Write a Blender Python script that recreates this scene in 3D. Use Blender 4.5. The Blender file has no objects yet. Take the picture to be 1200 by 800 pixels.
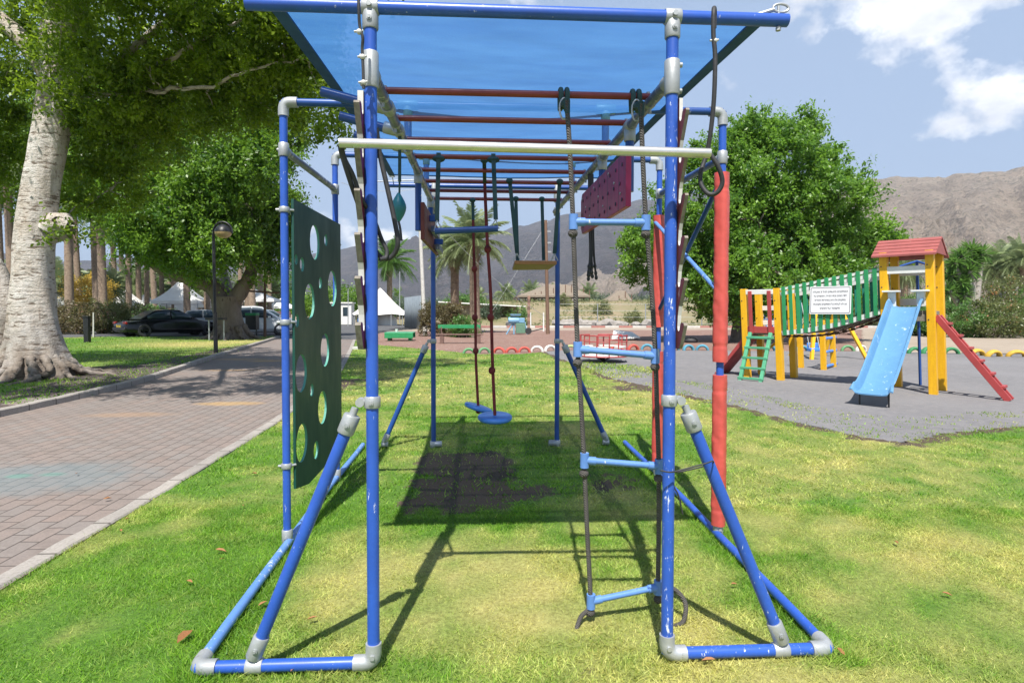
import bpy, bmesh, math, random
import numpy as np
from mathutils import Vector, Matrix, Euler
random.seed(7); RNG = np.random.default_rng(7)
R = math.radians
scene = bpy.context.scene
COL = scene.collection
# ------------------------------------------------------------------ camera model (local frame of the climbing frame: x right, y back, z up)
F = 700.0
PITCH, YAW, ROLL = 0.0696, 0.0576, 0.0039
CX, CD = -0.1957, 2.51
TILT = 0.0229                                     # the lawn rises gently away from the viewer
RT = Matrix.Rotation(TILT, 3, 'X')
def _basis():
    a, b, r = PITCH, YAW, ROLL
    fw = Vector((math.sin(b)*math.cos(a), math.cos(b)*math.cos(a), -math.sin(a)))
    rt = Vector((math.cos(b), -math.sin(b), 0)); up = rt.cross(fw)
    return fw, math.cos(r)*rt+math.sin(r)*up, -math.sin(r)*rt+math.cos(r)*up
FW0, RG0, UP0 = _basis()
C0 = Vector((CX, -CD, 1.6))
FW, RG, UP, CW = RT@FW0, RT@RG0, RT@UP0, RT@C0
def sp(u, v, y):                                  # point of the frame's own space at frame depth y
    q = FW0+RG0*((u-600)/F)+UP0*((400-v)/F)
    return C0+q*((y-C0.y)/q.y)
def ray(u, v): return FW+RG*((u-600)/F)+UP*((400-v)/F)
def at(u, v, D): return CW+ray(u, v)*D
def gz(y): return 0.3*math.tanh(TILT/0.3*y)
def G(u, v):
    q = ray(u, v); t = (0.2-CW.z)/q.z
    for _ in range(40): t = (gz(CW.y+q.y*t)-CW.z)/q.z
    p = CW+q*t
    return Vector((p.x, p.y, gz(p.y)))
def gd(u, D):                                     # ground point under image column u at depth D
    p = at(u, 400, D); return Vector((p.x, p.y, gz(p.y)))
def ppm(p): return F/((p-CW).dot(FW))             # pixels per metre at a point

# ------------------------------------------------------------------ numpy noise
def _h(ix, iy, s):
    n = (ix.astype(np.int64)*374761393+iy.astype(np.int64)*668265263+s*1442695041) & 0xffffffff
    n = ((n ^ (n >> 13))*1274126177) & 0xffffffff
    n = n ^ (n >> 16)
    return (n & 0xffff)/65535.0
def vn(x, y, s=0):
    x = np.asarray(x, float); y = np.asarray(y, float)
    ix = np.floor(x); iy = np.floor(y); fx = x-ix; fy = y-iy
    fx = fx*fx*(3-2*fx); fy = fy*fy*(3-2*fy)
    a, b, c, d = _h(ix, iy, s), _h(ix+1, iy, s), _h(ix, iy+1, s), _h(ix+1, iy+1, s)
    return (a*(1-fx)+b*fx)*(1-fy)+(c*(1-fx)+d*fx)*fy
def fbm(x, y, s=0, o=4):
    t = 0; a = .5; n = 0
    for k in range(o):
        t = t+a*vn(np.asarray(x)*2**k, np.asarray(y)*2**k, s+k); n += a; a *= .5
    return t/n
def pip(px, py, poly):
    ins = np.zeros(len(px), bool); n = len(poly); j = n-1
    for i in range(n):
        xi, yi = poly[i][0], poly[i][1]; xj, yj = poly[j][0], poly[j][1]
        c = ((yi > py) != (yj > py)) & (px < (xj-xi)*(py-yi)/((yj-yi) or 1e-9)+xi)
        ins ^= c; j = i
    return ins

# ------------------------------------------------------------------ materials
def lin(c):
    return tuple((x/12.92 if x <= .04045 else ((x+.055)/1.055)**2.4) for x in c)
class NT:
    def __init__(s, name):
        s.m = bpy.data.materials.new(name); s.m.use_nodes = True; s.t = s.m.node_tree; s.t.nodes.clear()
        s.out = s.n('ShaderNodeOutputMaterial')
    def n(s, k, **kw):
        nd = s.t.nodes.new(k)
        for a, b in kw.items(): setattr(nd, a, b)
        return nd
    def l(s, a, b): s.t.links.new(a, b)
    def set(s, sock, v):
        if hasattr(v, 'is_linked') or isinstance(v, bpy.types.NodeSocket): s.l(v, sock)
        elif isinstance(v, (tuple, list)) and len(v) == 3 and sock.type == 'RGBA': sock.default_value = (*v, 1)
        else: sock.default_value = v
    def noise(s, vec, scale, det=3, rough=.6, lac=2.0, out='Fac'):
        nd = s.n('ShaderNodeTexNoise'); s.l(vec, nd.inputs['Vector'])
        nd.inputs['Scale'].default_value = scale; nd.inputs['Detail'].default_value = det; nd.inputs['Roughness'].default_value = rough
        return nd.outputs[out]
    def mapping(s, vec, scale=(1, 1, 1), rot=(0, 0, 0), loc=(0, 0, 0)):
        nd = s.n('ShaderNodeMapping'); s.l(vec, nd.inputs['Vector'])
        nd.inputs['Scale'].default_value = scale; nd.inputs['Rotation'].default_value = rot; nd.inputs['Location'].default_value = loc
        return nd.outputs[0]
    def ramp(s, f, lo, hi, a=0.0, b=1.0):
        nd = s.n('ShaderNodeMapRange'); nd.clamp = True; s.l(f, nd.inputs[0])
        for i, v in zip((1, 2, 3, 4), (lo, hi, a, b)): nd.inputs[i].default_value = v
        return nd.outputs[0]
    def mix(s, f, a, b, mode='MIX'):
        nd = s.n('ShaderNodeMix', data_type='RGBA', blend_type=mode)
        s.set(nd.inputs[0], f); s.set(nd.inputs[6], a); s.set(nd.inputs[7], b)
        return nd.outputs[2]
    def math(s, op, a, b=0.0):
        nd = s.n('ShaderNodeMath', operation=op); s.set(nd.inputs[0], a); s.set(nd.inputs[1], b)
        return nd.outputs[0]
    def obj(s): return s.n('ShaderNodeTexCoord').outputs['Object']
    def pos(s): return s.n('ShaderNodeNewGeometry').outputs['Position']
    def attr(s, name): return s.n('ShaderNodeAttribute', attribute_name=name).outputs['Fac']
    def bump(s, h, st=.3, d=.01):
        nd = s.n('ShaderNodeBump'); s.l(h, nd.inputs['Height']); nd.inputs['Strength'].default_value = st; nd.inputs['Distance'].default_value = d
        return nd.outputs[0]
    def bsdf(s, col, rough=.5, metal=0., normal=None, **kw):
        p = s.n('ShaderNodeBsdfPrincipled'); s.set(p.inputs['Base Color'], col); s.set(p.inputs['Roughness'], rough); s.set(p.inputs['Metallic'], metal)
        if normal: s.l(normal, p.inputs['Normal'])
        for k, v in kw.items(): s.set(p.inputs[k], v)
        s.l(p.outputs[0], s.out.inputs[0]); return p
M = {}
def mat(name, col, col2=None, rough=.5, metal=0., scale=6., chip=None, chip_amt=.62, bump=0., bscale=60., stretch=(1, 1, 1), chip_scale=26.):
    t = NT(name); o = t.obj(); ov = t.mapping(o, stretch)
    f = t.noise(ov, scale, 5)
    c2 = col2 or tuple(x*.78 for x in col)
    c = t.mix(t.ramp(f, .32, .68), col, c2)
    f2 = t.noise(o, scale*9, 3); c = t.mix(t.ramp(f2, .35, .75, 0, .22), c, tuple(x*.55 for x in col))
    r = t.ramp(f, .3, .7, max(.05, rough-.08), min(1, rough+.1))
    if chip:
        big = t.noise(o, 1.7, 2); ch = t.noise(t.mapping(o, (1, 1, .22)), chip_scale, 5, .75)
        s = t.math('ADD', ch, t.math('MULTIPLY', big, .22))
        c = t.mix(t.ramp(s, chip_amt+.11, chip_amt+.125), c, chip)
    nb = t.bump(t.noise(o, bscale, 4), bump, .004) if bump else None
    t.bsdf(c, r, metal, nb); M[name] = t.m; return t.m
mat('blue_paint', (.03, .105, .48), (.022, .08, .38), .36, 0, 5, (.55, .6, .72), .655, .06, 80, chip_scale=60)
mat('blue_paint_chipped', (.03, .105, .48), (.022, .08, .38), .36, 0, 5, (.6, .65, .76), .62, .08, 80, chip_scale=70)
mat('blue_dark', (.02, .085, .33), (.012, .055, .23), .35, 0, 5, (.3, .36, .5), .7)
mat('light_blue_paint', (.13, .27, .62), (.09, .21, .5), .4, 0, 7, (.5, .56, .65), .62)
mat('teal_fitting', (.22, .42, .46), (.14, .3, .36), .45, .2, 9)
mat('galvanized', (.46, .48, .49), (.32, .34, .35), .48, .4, 7, (.25, .25, .24), .66, .25, 60)
mat('steel_bar', (.78, .77, .73), (.62, .6, .55), .3, .75, 8)
mat('rail_metal', (.17, .2, .29), (.1, .12, .2), .36, .35, 9, (.45, .46, .5), .6)
mat('red_rung', (.24, .035, .035), (.17, .025, .028), .38, 0, 8)
mat('pad_red', (.6, .095, .075), (.48, .07, .06), .42, 0, 5, bump=.25, bscale=30)
mat('maroon_board', (.23, .018, .05), (.16, .012, .038), .5, 0, 5, (.4, .12, .14), .7, .2, 30)
mat('brick_board', (.22, .05, .035), (.16, .035, .028), .6, 0, 6, (.45, .3, .25), .66)
mat('grey_wood', (.28, .25, .21), (.17, .15, .12), .8, 0, 9, bump=.4, stretch=(8, 8, 1))
mat('white_worn', (.62, .61, .58), (.45, .44, .41), .6, 0, 9)
mat('rubber', (.022, .022, .025), (.04, .04, .045), .62, 0, 20, bump=.2)
def twist(name, a, b, sc=55):
    t = NT(name); o = t.obj(); w_ = t.n('ShaderNodeTexWave', wave_type='BANDS', bands_direction='DIAGONAL'); t.l(o, w_.inputs[0]); w_.inputs['Scale'].default_value = sc; w_.inputs['Distortion'].default_value = 1.5; w_.inputs['Detail'].default_value = 2
    c = t.mix(w_.outputs['Fac'], a, b); c = t.mix(t.ramp(t.noise(o, 9, 4), .4, .7, 0, .5), c, tuple(x*.5 for x in a)); t.bsdf(c, .9, 0, t.bump(w_.outputs['Fac'], .9, .004)); M[name] = t.m
twist('rope_grey', (.055, .05, .047), (.15, .14, .13)); twist('red_rope', (.13, .018, .02), (.3, .045, .042))
mat('strap_green', (.02, .055, .055), (.035, .08, .08), .8, 0, 30, bump=.4, bscale=200)
mat('disc_blue', (.07, .26, .72), (.055, .2, .6), .38, 0, 5)
mat('bag_teal', (.02, .2, .23), (.015, .14, .17), .4, 0, 8)
mat('seat_wood', (.36, .17, .06), (.24, .1, .035), .55, 0, 9, bump=.2, stretch=(1, 8, 8))
mat('green_board', (.004, .07, .05), (.003, .05, .036), .5, 0, 4, bump=.15, stretch=(1, 1, .4))
mat('green_edge', (.1, .34, .27), (.07, .25, .2), .6, 0, 8)
mat('black_metal', (.015, .016, .018), (.03, .03, .032), .4, .2, 10)
mat('lamp_globe', (.55, .4, .2), (.45, .32, .16), .2)
mat('yellow_paint', (.84, .47, .012), (.74, .38, .01), .42, 0, 4, (.45, .25, .05), .72, .12, 40, stretch=(6, 6, 1))
mat('green_paint', (.03, .3, .11), (.02, .22, .08), .45, 0, 5, (.3, .4, .3), .7)
mat('green_paint_shaded', (.02, .26, .19), (.015, .2, .15), .5, 0, 5)  # green of the back bridge slats with their shade mixed into the colour
mat('mint_paint', (.1, .4, .22), (.07, .3, .17), .5, 0, 5, (.35, .4, .35), .68)
mat('red_paint', (.42, .06, .06), (.33, .045, .045), .5, 0, 5, (.5, .3, .28), .7)
mat('roof_red', (.36, .1, .09), (.27, .075, .07), .7, 0, 4, (.3, .2, .18), .66, .3, 30)
mat('white_paint', (.78, .78, .76), (.68, .68, .66), .5, 0, 6, (.4, .38, .35), .72)
mat('slide_blue', (.125, .29, .5), (.1, .25, .44), .3, 0, 3, (.45, .6, .75), .635, .1, 30, chip_scale=12)
mat('rusty_chain', (.1, .055, .035), (.06, .035, .025), .8, .3, 20)
mat('sign_white', (.82, .82, .84), (.78, .78, .8), .4)
mat('ink', (.05, .035, .07), None, .6)
for nm, c in dict(tyre_red=(.55, .1, .075), tyre_white=(.75, .74, .7), tyre_green=(.14, .34, .16), tyre_lime=(.42, .48, .2), tyre_blue=(.09, .32, .44), tyre_deep_green=(.04, .24, .09), tyre_yellow=(.66, .4, .05)).items():
    mat(nm, c, tuple(x*.75 for x in c), .7, 0, 6, tuple(x*.3 for x in c), .68, .3, 40)
mat('canvas_white', (.84, .83, .8), (.78, .77, .74), .85, 0, 2)
mat('car_black', (.01, .012, .016), (.014, .016, .02), .12, .3, 3)
mat('car_white', (.72, .75, .77), (.66, .69, .72), .18, .1, 3)
mat('car_silver', (.42, .46, .5), (.36, .4, .44), .2, .4, 3)
mat('car_glass', (.03, .05, .06), (.05, .08, .1), .06, .2, 2)
mat('rim_metal', (.5, .5, .52), None, .3, .7)
mat('plate_yellow', (.75, .5, .03), None, .4)
mat('light_red', (.35, .02, .015), None, .25)
mat('bark_pale', (.42, .39, .36), (.31, .27, .23), .85, 0, 3, (.13, .09, .065), .63, .9, 14, stretch=(1, 1, 1.6), chip_scale=9)
mat('bark_brown', (.2, .165, .135), (.12, .095, .075), .9, 0, 3, (.07, .05, .04), .6, .8, 20, stretch=(1, 1, .4), chip_scale=8)
mat('palm_bark', (.33, .25, .18), (.18, .13, .095), .95, 0, 8, bump=.8, bscale=14)
mat('pole_wood', (.2, .12, .08), (.14, .085, .06), .85, 0, 6, stretch=(6, 6, .6))
mat('thatch', (.26, .215, .165), (.16, .13, .1), .95, 0, 8, bump=.7, bscale=30)
mat('rock', (.36, .33, .3), (.24, .22, .2), .9, 0, 2.2, bump=.8, bscale=8)
mat('brick_pile', (.36, .22, .16), (.22, .13, .1), .9, 0, 9, bump=.5)
mat('corrugated', (.3, .35, .39), (.24, .28, .32), .5, .3, 2)
mat('concrete', (.4, .38, .35), (.3, .28, .26), .85, 0, 4, bump=.4, bscale=50)
mat('stone_brown', (.2, .12, .1), (.13, .08, .065), .85, 0, 10)
mat('orange_sign', (.75, .3, .04), None, .5)
mat('dry_leaf', (.36, .17, .06), (.24, .1, .04), .7, 0, 20)
mat('machine_blue', (.22, .42, .6), (.15, .32, .5), .4, 0, 8)
mat('machine_green', (.14, .27, .19), (.1, .2, .14), .5, 0, 8)

def bark_mat():
    t = NT('bark_scarred'); o = t.obj()
    c = t.mix(t.ramp(t.noise(t.mapping(o, (1, 1, .7)), 2.2, 6, .65), .36, .64), (.64, .61, .58), (.42, .36, .3))
    sc1 = t.noise(t.mapping(o, (1.6, 1.6, 6.5)), 2.6, 5, .6); c = t.mix(t.ramp(sc1, .56, .62, 0, .85), c, (.11, .075, .05))
    sc2 = t.noise(t.mapping(o, (7, 7, 1.1)), 2.0, 4, .6); c = t.mix(t.ramp(sc2, .62, .7, 0, .6), c, (.16, .11, .08))
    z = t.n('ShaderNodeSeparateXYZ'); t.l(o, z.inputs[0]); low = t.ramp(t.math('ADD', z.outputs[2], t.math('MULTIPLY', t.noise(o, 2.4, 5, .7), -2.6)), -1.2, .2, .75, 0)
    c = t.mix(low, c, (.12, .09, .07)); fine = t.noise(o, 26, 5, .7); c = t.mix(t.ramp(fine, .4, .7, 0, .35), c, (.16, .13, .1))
    h = t.math('ADD', t.math('MULTIPLY', sc1, -1.2), t.math('ADD', fine, t.noise(o, 7, 4)))
    t.bsdf(c, .9, 0, t.bump(h, .9, .03)); M['bark_scarred'] = t.m
bark_mat()
def leafmat(name, a, b, c=None, trans=.4, rough=.42):
    t = NT(name); f = t.attr('tint'); col = t.mix(f, a, b)
    if c: col = t.mix(t.ramp(f, .9, .97), col, c)
    p = t.bsdf(col, rough); tr = t.n('ShaderNodeBsdfTranslucent')
    t.l(t.mix(.5, col, tuple(min(1, x*2.0) for x in b)), tr.inputs[0])
    mx = t.n('ShaderNodeMixShader'); mx.inputs[0].default_value = trans
    t.l(p.outputs[0], mx.inputs[1]); t.l(tr.outputs[0], mx.inputs[2]); t.l(mx.outputs[0], t.out.inputs[0]); M[name] = t.m
leafmat('leaf_fig', (.022, .07, .007), (.23, .34, .018), None, .48)
leafmat('leaf_fig_far', (.022, .08, .012), (.2, .35, .03), None, .42)
leafmat('leaf_fig_bright', (.03, .1, .014), (.19, .35, .035), None, .42)
leafmat('leaf_palm', (.07, .13, .045), (.2, .27, .09), None, .3)
leafmat('leaf_palm_grey', (.13, .19, .09), (.3, .36, .17), None, .4)
leafmat('leaf_shrub', (.05, .13, .025), (.13, .25, .05))
leafmat('leaf_oleander', (.055, .085, .03), (.22, .23, .07), (.3, .13, .08))
leafmat('leaf_brown', (.08, .065, .035), (.17, .15, .06), (.22, .1, .06))
leafmat('leaf_yellow', (.36, .24, .04), (.6, .42, .08))
leafmat('leaf_bluish', (.07, .11, .07), (.14, .19, .11))
leafmat('leaf_bougain', (.08, .1, .035), (.17, .2, .06), (.42, .16, .06))
leafmat('leaf_scrub', (.1, .14, .05), (.26, .27, .12))

def ground_mat(name, a, b, c, s1=.5, s2=9., s3=90., bump=.5, rough=.95, fleck=None, bd=.01, s4=None):
    t = NT(name); p = t.pos()
    col = t.mix(t.ramp(t.noise(p, s1, 5), .35, .65), a, b)
    col = t.mix(t.ramp(t.noise(p, s2, 5, .7), .42, .7, 0, .75), col, c)
    n3 = t.noise(p, s3, 3, .7)
    col = t.mix(t.ramp(n3, .35, .7, 0, .5), col, tuple(x*.45 for x in a))
    if fleck: col = t.mix(t.ramp(t.noise(p, s4 or 30, 2, .5), .68, .71), col, fleck)
    t.bsdf(col, rough, 0, t.bump(t.math('ADD', n3, t.noise(p, s2, 3)), bump, bd)); M[name] = t.m
ground_mat('earth', (.34, .26, .18), (.27, .2, .14), (.38, .31, .22), .12, 3, 30)
ground_mat('gravel_grey', (.225, .22, .23), (.17, .165, .172), (.27, .258, .255), .35, 7, 110, .8, .95, (.32, .3, .27), .012, 42)
ground_mat('mulch_red', (.27, .155, .125), (.2, .11, .085), (.33, .24, .19), .4, 4, 40, .9, .95, (.5, .42, .36), .02, 9)
ground_mat('asphalt', (.1, .1, .105), (.085, .085, .09), (.13, .13, .13), .3, 12, 160, .3, .85)
ground_mat('sand_pale', (.38, .31, .24), (.3, .24, .18), (.42, .36, .29), .3, 5, 50, .5)
ground_mat('bank_soil', (.34, .26, .17), (.22, .2, .1), (.17, .19, .07), .12, .7, 14, .9, .95, (.1, .13, .045), .06, .9)
def lawn_mat():
    t = NT('lawn_turf'); p = t.pos(); d = t.attr('dry'); s = t.attr('soil')
    n = t.noise(p, 45, 4, .7)
    g = t.mix(t.ramp(n, .35, .7), (.045, .12, .008), (.12, .25, .018))
    y = t.mix(t.ramp(n, .35, .7), (.24, .21, .06), (.46, .43, .15))
    c = t.mix(d, g, y)
    c = t.mix(t.ramp(t.noise(p, 130, 3), .5, .75, 0, .55), c, (.04, .03, .015))
    sr = t.ramp(t.math('ADD', s, t.math('MULTIPLY', t.math('SUBTRACT', t.noise(p, 22, 5, .7), .5), 1.5)), .3, .62)
    c = t.mix(sr, c, t.mix(n, (.046, .032, .022), (.115, .082, .055)))
    t.bsdf(c, .95, 0, t.bump(t.noise(p, 160, 3), .7, .012)); M['lawn_turf'] = t.m
    t = NT('grass_blade'); d = t.attr('dry'); f = t.attr('tint')
    g = t.mix(f, (.05, .17, .006), (.24, .5, .02)); y = t.mix(f, (.4, .38, .075), (.86, .82, .29)); c = t.mix(d, g, y)
    pb = t.bsdf(c, .55); tr = t.n('ShaderNodeBsdfTranslucent'); t.l(c, tr.inputs[0]); mx = t.n('ShaderNodeMixShader'); mx.inputs[0].default_value = .4
    t.l(pb.outputs[0], mx.inputs[1]); t.l(tr.outputs[0], mx.inputs[2]); t.l(mx.outputs[0], t.out.inputs[0]); M['grass_blade'] = t.m
lawn_mat()
def sail_mat():
    t = NT('sail_net'); o = t.obj()
    w = t.noise(t.mapping(o, (1.2, 5, 1)), 1.6, 4); fine = t.noise(t.mapping(o, (160, 160, 160)), 1.0, 2)
    c = t.mix(t.ramp(w, .3, .7), (.03, .115, .33), (.066, .195, .43)); c = t.mix(t.ramp(fine, .4, .7, 0, .25), c, (.02, .12, .45))
    bn = t.bump(t.math('ADD', t.noise(t.mapping(o, (1.3, 3.2, 1)), 1.1, 2, .5), t.math('MULTIPLY', t.noise(t.mapping(o, (3, 1.2, 1), (0, 0, .5)), 1.0, 2), .6)), .55, .09)
    df = t.n('ShaderNodeBsdfDiffuse'); t.l(c, df.inputs[0]); t.l(bn, df.inputs['Normal']); tr = t.n('ShaderNodeBsdfTranslucent'); t.l(bn, tr.inputs['Normal']); t.l(t.mix(.4, c, (.1, .28, .6)), tr.inputs[0])
    tp = t.n('ShaderNodeBsdfTransparent'); tp.inputs[0].default_value = (.75, .85, 1, 1)
    m1 = t.n('ShaderNodeMixShader'); m1.inputs[0].default_value = .62; t.l(df.outputs[0], m1.inputs[1]); t.l(tr.outputs[0], m1.inputs[2])
    m2 = t.n('ShaderNodeMixShader'); t.l(t.ramp(fine, .3, .75, .06, .2), m2.inputs[0]); t.l(m1.outputs[0], m2.inputs[1]); t.l(tp.outputs[0], m2.inputs[2])
    t.l(m2.outputs[0], t.out.inputs[0]); M['sail_net'] = t.m
sail_mat()
mat('sail_hem', (.02, .085, .27), (.015, .06, .2), .8, 0, 8, bump=.3)

# ------------------------------------------------------------------ mesh helpers
class MB:
    def __init__(s): s.v = []; s.f = []; s.mi = []; s.cur = 0
    def add(s, vs, fs):
        o = len(s.v); s.v += [tuple(v) for v in vs]
        for f in fs: s.f.append(tuple(i+o for i in f)); s.mi.append(s.cur)
        return s
    def m(s, i): s.cur = i; return s
    def tube(s, pts, r, n=12, caps=True):
        P = [Vector(p) for p in pts]; k = len(P); rs = r if isinstance(r, (list, tuple)) else [r]*k
        T = []
        for i in range(k):
            d = (P[min(i+1, k-1)]-P[max(i-1, 0)])
            T.append(d.normalized() if d.length > 1e-9 else Vector((0, 0, 1)))
        a = Vector((0, 0, 1)) if abs(T[0].z) < .9 else Vector((1, 0, 0))
        U = T[0].cross(a).normalized(); vs = []
        for i in range(k):
            U = (U-T[i]*U.dot(T[i])).normalized(); W = T[i].cross(U)
            for j in range(n):
                t = 2*math.pi*j/n; vs.append(P[i]+(U*math.cos(t)+W*math.sin(t))*rs[i])
        fs = [(i*n+j, i*n+(j+1) % n, (i+1)*n+(j+1) % n, (i+1)*n+j) for i in range(k-1) for j in range(n)]
        if caps: fs += [tuple(range(n-1, -1, -1)), tuple((k-1)*n+j for j in range(n))]
        return s.add(vs, fs)
    def strip(s, pts, w, th=.004, side=(1, 0, 0)):       # flat webbing
        P = [Vector(p) for p in pts]; sd = Vector(side).normalized(); vs = []; k = len(P)
        for i in range(k):
            t = (P[min(i+1, k-1)]-P[max(i-1, 0)]).normalized(); nn = t.cross(sd).normalized()
            for a, b in ((-1, -1), (1, -1), (1, 1), (-1, 1)): vs.append(P[i]+sd*(a*w/2)+nn*(b*th/2))
        fs = [(i*4+j, i*4+(j+1) % 4, i*4+4+(j+1) % 4, i*4+4+j) for i in range(k-1) for j in range(4)]
        return s.add(vs, fs+[(3, 2, 1, 0), tuple((k-1)*4+j for j in range(4))])
    def box(s, c, d, rot=None, taper=1.):
        c = Vector(c); Q = rot if rot is not None else Matrix.Identity(3); vs = []
        for z in (-1, 1):
            k = taper if z > 0 else 1
            for x, y in ((-1, -1), (1, -1), (1, 1), (-1, 1)): vs.append(c+Q@Vector((x*d[0]/2*k, y*d[1]/2*k, z*d[2]/2)))
        return s.add(vs, [(3, 2, 1, 0), (4, 5, 6, 7), (0, 1, 5, 4), (1, 2, 6, 5), (2, 3, 7, 6), (3, 0, 4, 7)])
    def beam(s, a, b, w, h, up=(0, 0, 1)):               # box from a to b
        a, b = Vector(a), Vector(b); z = (b-a); L = z.length; z.normalize(); u = Vector(up)
        x = u.cross(z)
        if x.length < 1e-4: x = Vector((1, 0, 0)).cross(z)
        x.normalize(); y = z.cross(x); Q = Matrix((x, y, z)).transposed()
        return s.box((a+b)/2, (w, h, L), Q)
    def lathe(s, prof, n=24, c=(0, 0, 0), Q=None, close=False):
        c = Vector(c); Q = Q or Matrix.Identity(3); vs = []; k = len(prof)
        for r, z in prof:
            for j in range(n):
                t = 2*math.pi*j/n; vs.append(c+Q@Vector((r*math.cos(t), r*math.sin(t), z)))
        fs = [(i*n+j, i*n+(j+1) % n, (i+1)*n+(j+1) % n, (i+1)*n+j) for i in range(k-1) for j in range(n)]
        if close: fs += [((k-1)*n+j, (k-1)*n+(j+1) % n, (j+1) % n, j) for j in range(n)]
        else:
            if prof[0][0] > 1e-6: fs.append(tuple(range(n-1, -1, -1)))
            if prof[-1][0] > 1e-6: fs.append(tuple((k-1)*n+j for j in range(n)))
        return s.add(vs, fs)
    def prism(s, poly, f0, f1):                           # poly of 2-D points, f0/f1 map (a,b)->3-D for the two faces
        n = len(poly); vs = [f0(*p) for p in poly]+[f1(*p) for p in poly]
        return s.add(vs, [tuple(range(n-1, -1, -1)), tuple(range(n, 2*n))]+[(i, (i+1) % n, n+(i+1) % n, n+i) for i in range(n)])
    def ball(s, c, r, n=10, sq=(1, 1, 1)):
        pr = [(math.sin(math.pi*i/n)*1.0, -math.cos(math.pi*i/n)) for i in range(n+1)]
        o = len(s.v); s.lathe([(max(a, 1e-7)*r, z*r) for a, z in pr], 2*n)
        c = Vector(c)
        for i in range(o, len(s.v)):
            v = s.v[i]; s.v[i] = (c.x+v[0]*sq[0], c.y+v[1]*sq[1], c.z+v[2]*sq[2])
        return s
def link(o, parent=None):
    COL.objects.link(o)
    if parent: o.parent = parent
    return o
def obj(name, mb, mats, parent=None, smooth=40, bevel=0, loc=None):
    me = bpy.data.meshes.new(name); me.from_pydata(mb.v, [], mb.f)
    ms = mats if isinstance(mats, (list, tuple)) else [mats]
    for x in ms: me.materials.append(M[x] if isinstance(x, str) else x)
    if len(ms) > 1: me.polygons.foreach_set('material_index', mb.mi)
    bm = bmesh.new(); bm.from_mesh(me); bmesh.ops.recalc_face_normals(bm, faces=bm.faces); bm.to_mesh(me); bm.free()
    if smooth:
        me.shade_smooth(); me.set_sharp_from_angle(angle=R(smooth))
    me.update()
    o = link(bpy.data.objects.new(name, me), parent)
    if loc is not None: o.location = loc
    if bevel:
        b = o.modifiers.new('bevel', 'BEVEL'); b.width = bevel; b.segments = 2; b.limit_method = 'ANGLE'
    return o
def npmesh(name, V, nper, mat_, parent=None, attrs=None, smooth=False, F_=None):
    me = bpy.data.meshes.new(name); V = np.asarray(V, np.float32); nv = len(V)
    idx = np.arange(nv, dtype=np.int32) if F_ is None else np.asarray(F_, np.int32).ravel()
    nf = len(idx)//nper
    me.vertices.add(nv); me.vertices.foreach_set('co', V.ravel())
    me.loops.add(len(idx)); me.loops.foreach_set('vertex_index', idx)
    me.polygons.add(nf); me.polygons.foreach_set('loop_start', np.arange(nf, dtype=np.int32)*nper)
    me.materials.append(M[mat_] if isinstance(mat_, str) else mat_)
    me.update(calc_edges=True)
    for k, (dom, a) in (attrs or {}).items():
        at_ = me.attributes.new(k, 'FLOAT', dom); at_.data.foreach_set('value', np.asarray(a, np.float32))
    if smooth: me.shade_smooth()
    return link(bpy.data.objects.new(name, me), parent)
def tag(o, label=None, cat=None, group=None, kind=None):
    if label: o['label'] = label
    if cat: o['category'] = cat
    if group: o['group'] = group
    if kind: o['kind'] = kind
    return o
def thing(name, label, cat, loc=(0, 0, 0), rz=0., group=None, rot=None):
    o = link(bpy.data.objects.new(name, None)); o.empty_display_size = .1; o.location = loc
    o.rotation_euler = rot if rot else (0, 0, rz)
    return tag(o, label, cat, group)
def copy_tree(o, parent=None):
    c = o.copy(); COL.objects.link(c)
    if parent: c.parent = parent
    for ch in list(o.children): copy_tree(ch, c)
    return c
def curve(ps, n=8):                                       # Catmull-Rom through points
    P = [Vector(p) for p in ps]; P = [2*P[0]-P[1]]+P+[2*P[-1]-P[-2]]; out = []
    for i in range(1, len(P)-2):
        a, b, c, d = P[i-1:i+3]
        for k in range(n):
            t = k/n; out.append(.5*((2*b)+(c-a)*t+(2*a-5*b+4*c-d)*t*t+(3*b-a-3*c+d)*t**3))
    return out+[P[-2]]
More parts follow.
